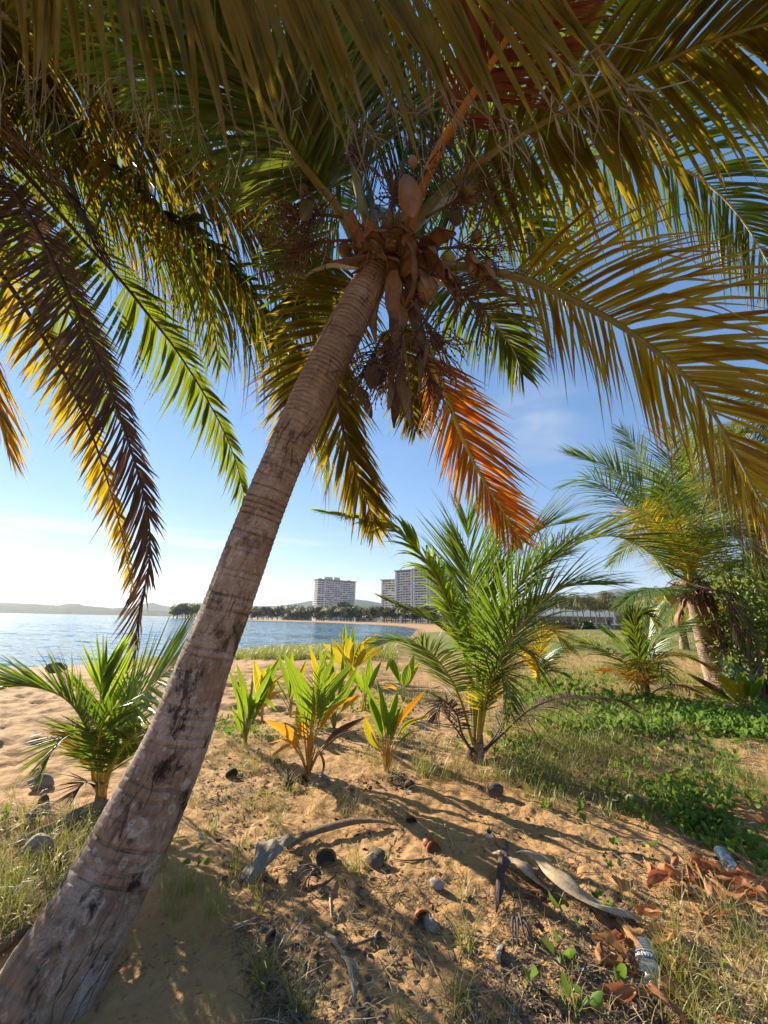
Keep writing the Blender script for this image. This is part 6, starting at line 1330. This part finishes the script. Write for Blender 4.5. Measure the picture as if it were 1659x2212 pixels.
def bottle(pb, pn, label, words, crush=.74, sc=1.0, roll=0.0):
    a, b = gp(*pb, .03), gp(*pn, .03); ax = nrm(b-a); L_ = .205*sc; t = thing('plastic_bottle', a, label, 'bottle')
    X_ = ax; Z_ = nrm(np.array((0, 0, 1.))-np.dot((0, 0, 1.), ax)*ax); Y_ = np.cross(Z_, X_)
    if roll: Y_, Z_ = Y_*math.cos(roll)+Z_*math.sin(roll), Z_*math.cos(roll)-Y_*math.sin(roll)
    R0 = .0335*sc
    def rad(s):      # s metres from the base
        s = s/sc
        if s < .008: return R0*(.72+.28*s/.008)
        if s < .135: return R0*(1-.045*max(0, math.cos(s*2*math.pi/.0135)) if not .068 < s < .108 else .985)
        if s < .178: k = (s-.135)/.043; return R0*(1-k*k*(3-2*k)*.63)
        if s < .186: return R0*.40
        if s < .189: return R0*.50
        return R0*.37
    def pt(s, th, ex=0.0):
        r_ = rad(s)+ex; d = .16*math.exp(-((s/sc-.12)/.03)**2)*max(0, math.cos(th-1.3))**2
        fl = crush if s/sc < .15 else crush+(1-crush)*min(1, (s/sc-.15)/.03)
        return a+X_*s+Y_*math.cos(th)*r_*(1+(1-fl)*.5)+Z_*(math.sin(th)*r_*fl*(1-d*2)-.004)
    ss = np.r_[np.linspace(0, .19, 90), .1895, .205]*sc; m = 40; V = [pt(s, 2*math.pi*j/m) for s in ss for j in range(m)]; n = len(ss)
    mb = MB(); mb.add(V, [(i*m+j, i*m+(j+1) % m, (i+1)*m+(j+1) % m, (i+1)*m+j) for i in range(n-1) for j in range(m)]+[tuple(range(m-1, -1, -1))], 0, 0); mb.build('bottle_body', M['plastic'], t)
    mb = MB(); V = []
    for ex in (R0*.02, R0*.30):
        for s in (.186*sc, .1895*sc):
            V += [a+X_*s+Y_*math.cos(2*math.pi*j/24)*(R0*.40+ex)+Z_*(math.sin(2*math.pi*j/24)*(R0*.40+ex)-.004) for j in range(24)]
    f = []
    for p_, q_ in ((0, 1), (1, 3), (3, 2), (2, 0)): f += [(p_*24+j, p_*24+(j+1) % 24, q_*24+(j+1) % 24, q_*24+j) for j in range(24)]
    mb.add(V, f); mb.build('neck_ring', M['filmy'], t)
    if words:
        s0, s1 = .070*sc, .106*sc; mb = MB(); ths = np.linspace(-.5, 3.64, 40); V = [pt(s, th, .0006) for s in (s0, s1) for th in ths]; k = len(ths)
        mb.add(V, [(j, j+1, k+j+1, k+j) for j in range(k-1)]); lb = mb.build('label', M['label'], t)
        for sa, sb in ((.0705, .0725),):
            mb = MB(); mb.add([pt(s, th, .0010) for s in (sa*sc, sb*sc) for th in ths], [(j, j+1, k+j+1, k+j) for j in range(k-1)]); mb.build('label_edge', M['labelm'], lb).location = (0, 0, 0)
        fc = bpy.data.curves.new('txt', 'FONT'); fc.body = words; fc.size = .0205*sc; fc.resolution_u = 3; fc.offset = .0004
        tmp = bpy.data.objects.new('txt', fc); COL.objects.link(tmp); bpy.context.view_layer.update()
        me0 = bpy.data.meshes.new_from_object(tmp.evaluated_get(bpy.context.evaluated_depsgraph_get())); bpy.data.objects.remove(tmp)
        vs = np.array([v.co[:] for v in me0.vertices]); wmax = vs[:, 0].max(); mb = MB()
        # letters run round the bottle, their feet towards its base
        V = [pt(.081*sc+v[1], 1.45-(wmax/2-v[0])/(R0*1.05), .0014) for v in vs]
        mb.add(V, [tuple(p.vertices) for p in me0.polygons]); mb.build('lettering', M['labelw'], lb, False).location = (0, 0, 0)
    return t
bottle((1388, 2052), (1416, 2172), 'crushed clear water bottle with a blue label, lying among dry leaves', 'AQUAFINA', sc=1.12, roll=.25)
bottle((1558, 1848), (1582, 1885), 'cloudy clear bottle without label half hidden in creepers above the leaf heap', '', sc=1.1, crush=.85)
def scrap(x, y, r, label, mat='filmy', seed=0, name='plastic_scrap'):
    rg_ = np.random.default_rng(seed); c = gp(x, y, .012); m = 10; V = [(0, 0, r*.3)]
    V += [(r*math.cos(6.283*j/m)*rg_.uniform(.5, 1.1), r*math.sin(6.283*j/m)*rg_.uniform(.5, 1.3), r*rg_.uniform(-.1, .5)) for j in range(m)]
    V += [(v[0]*.97, v[1]*.97, v[2]-.0015) for v in V]; k = m+1
    f = [(0, 1+j, 1+(j+1) % m) for j in range(m)]+[(k, k+1+(j+1) % m, k+1+j) for j in range(m)]+[(1+j, k+1+j, k+1+(j+1) % m, 1+(j+1) % m) for j in range(m)]
    mb = MB(); mb.add(np.array(V)@rotm(rg_.uniform(-.5, .5)+.5, 0, rg_.uniform(0, 6)).T+c, f); return solo(name, mb, mat, label, 'litter', None, c, False)
scrap(1055, 1812, .024, 'white crumpled plastic scrap above the forked dark spathe', 'labelw', 1); scrap(884, 1716, .032, 'clear plastic scrap on the sand below the four-leaved seedling', 'filmy', 2)
scrap(1492, 2160, .022, 'small white scrap at the bottom right', 'labelw', 3); scrap(535, 1690, .02, 'pale scrap on the sand left of the dark husk fibres', 'labelw', 4); scrap(434, 1808, .02, 'small white fragment right of the leaning trunk', 'labelw', 5)
scrap(905, 2075, .02, 'whitish shell flake near the bottom centre', 'labelw', 6)
#INSERT_MORE

# ------------------------------------------------------------------ haze: one closed box of thin even air round everything
mb = MB(); box(mb, (-9500, -9400, -60), (9600, 9500, 620)); hz = mb.build('haze', [], None, False); props(hz, kind='stuff')
s = NT('haze_air'); v = s.n('VolumePrincipled', {'Color': (.70, .84, 1), 'Density': HAZE, 'Anisotropy': .3}); s.t.links.new(v.outputs[0], s.out.inputs[1]); hz.data.materials.append(s.m)
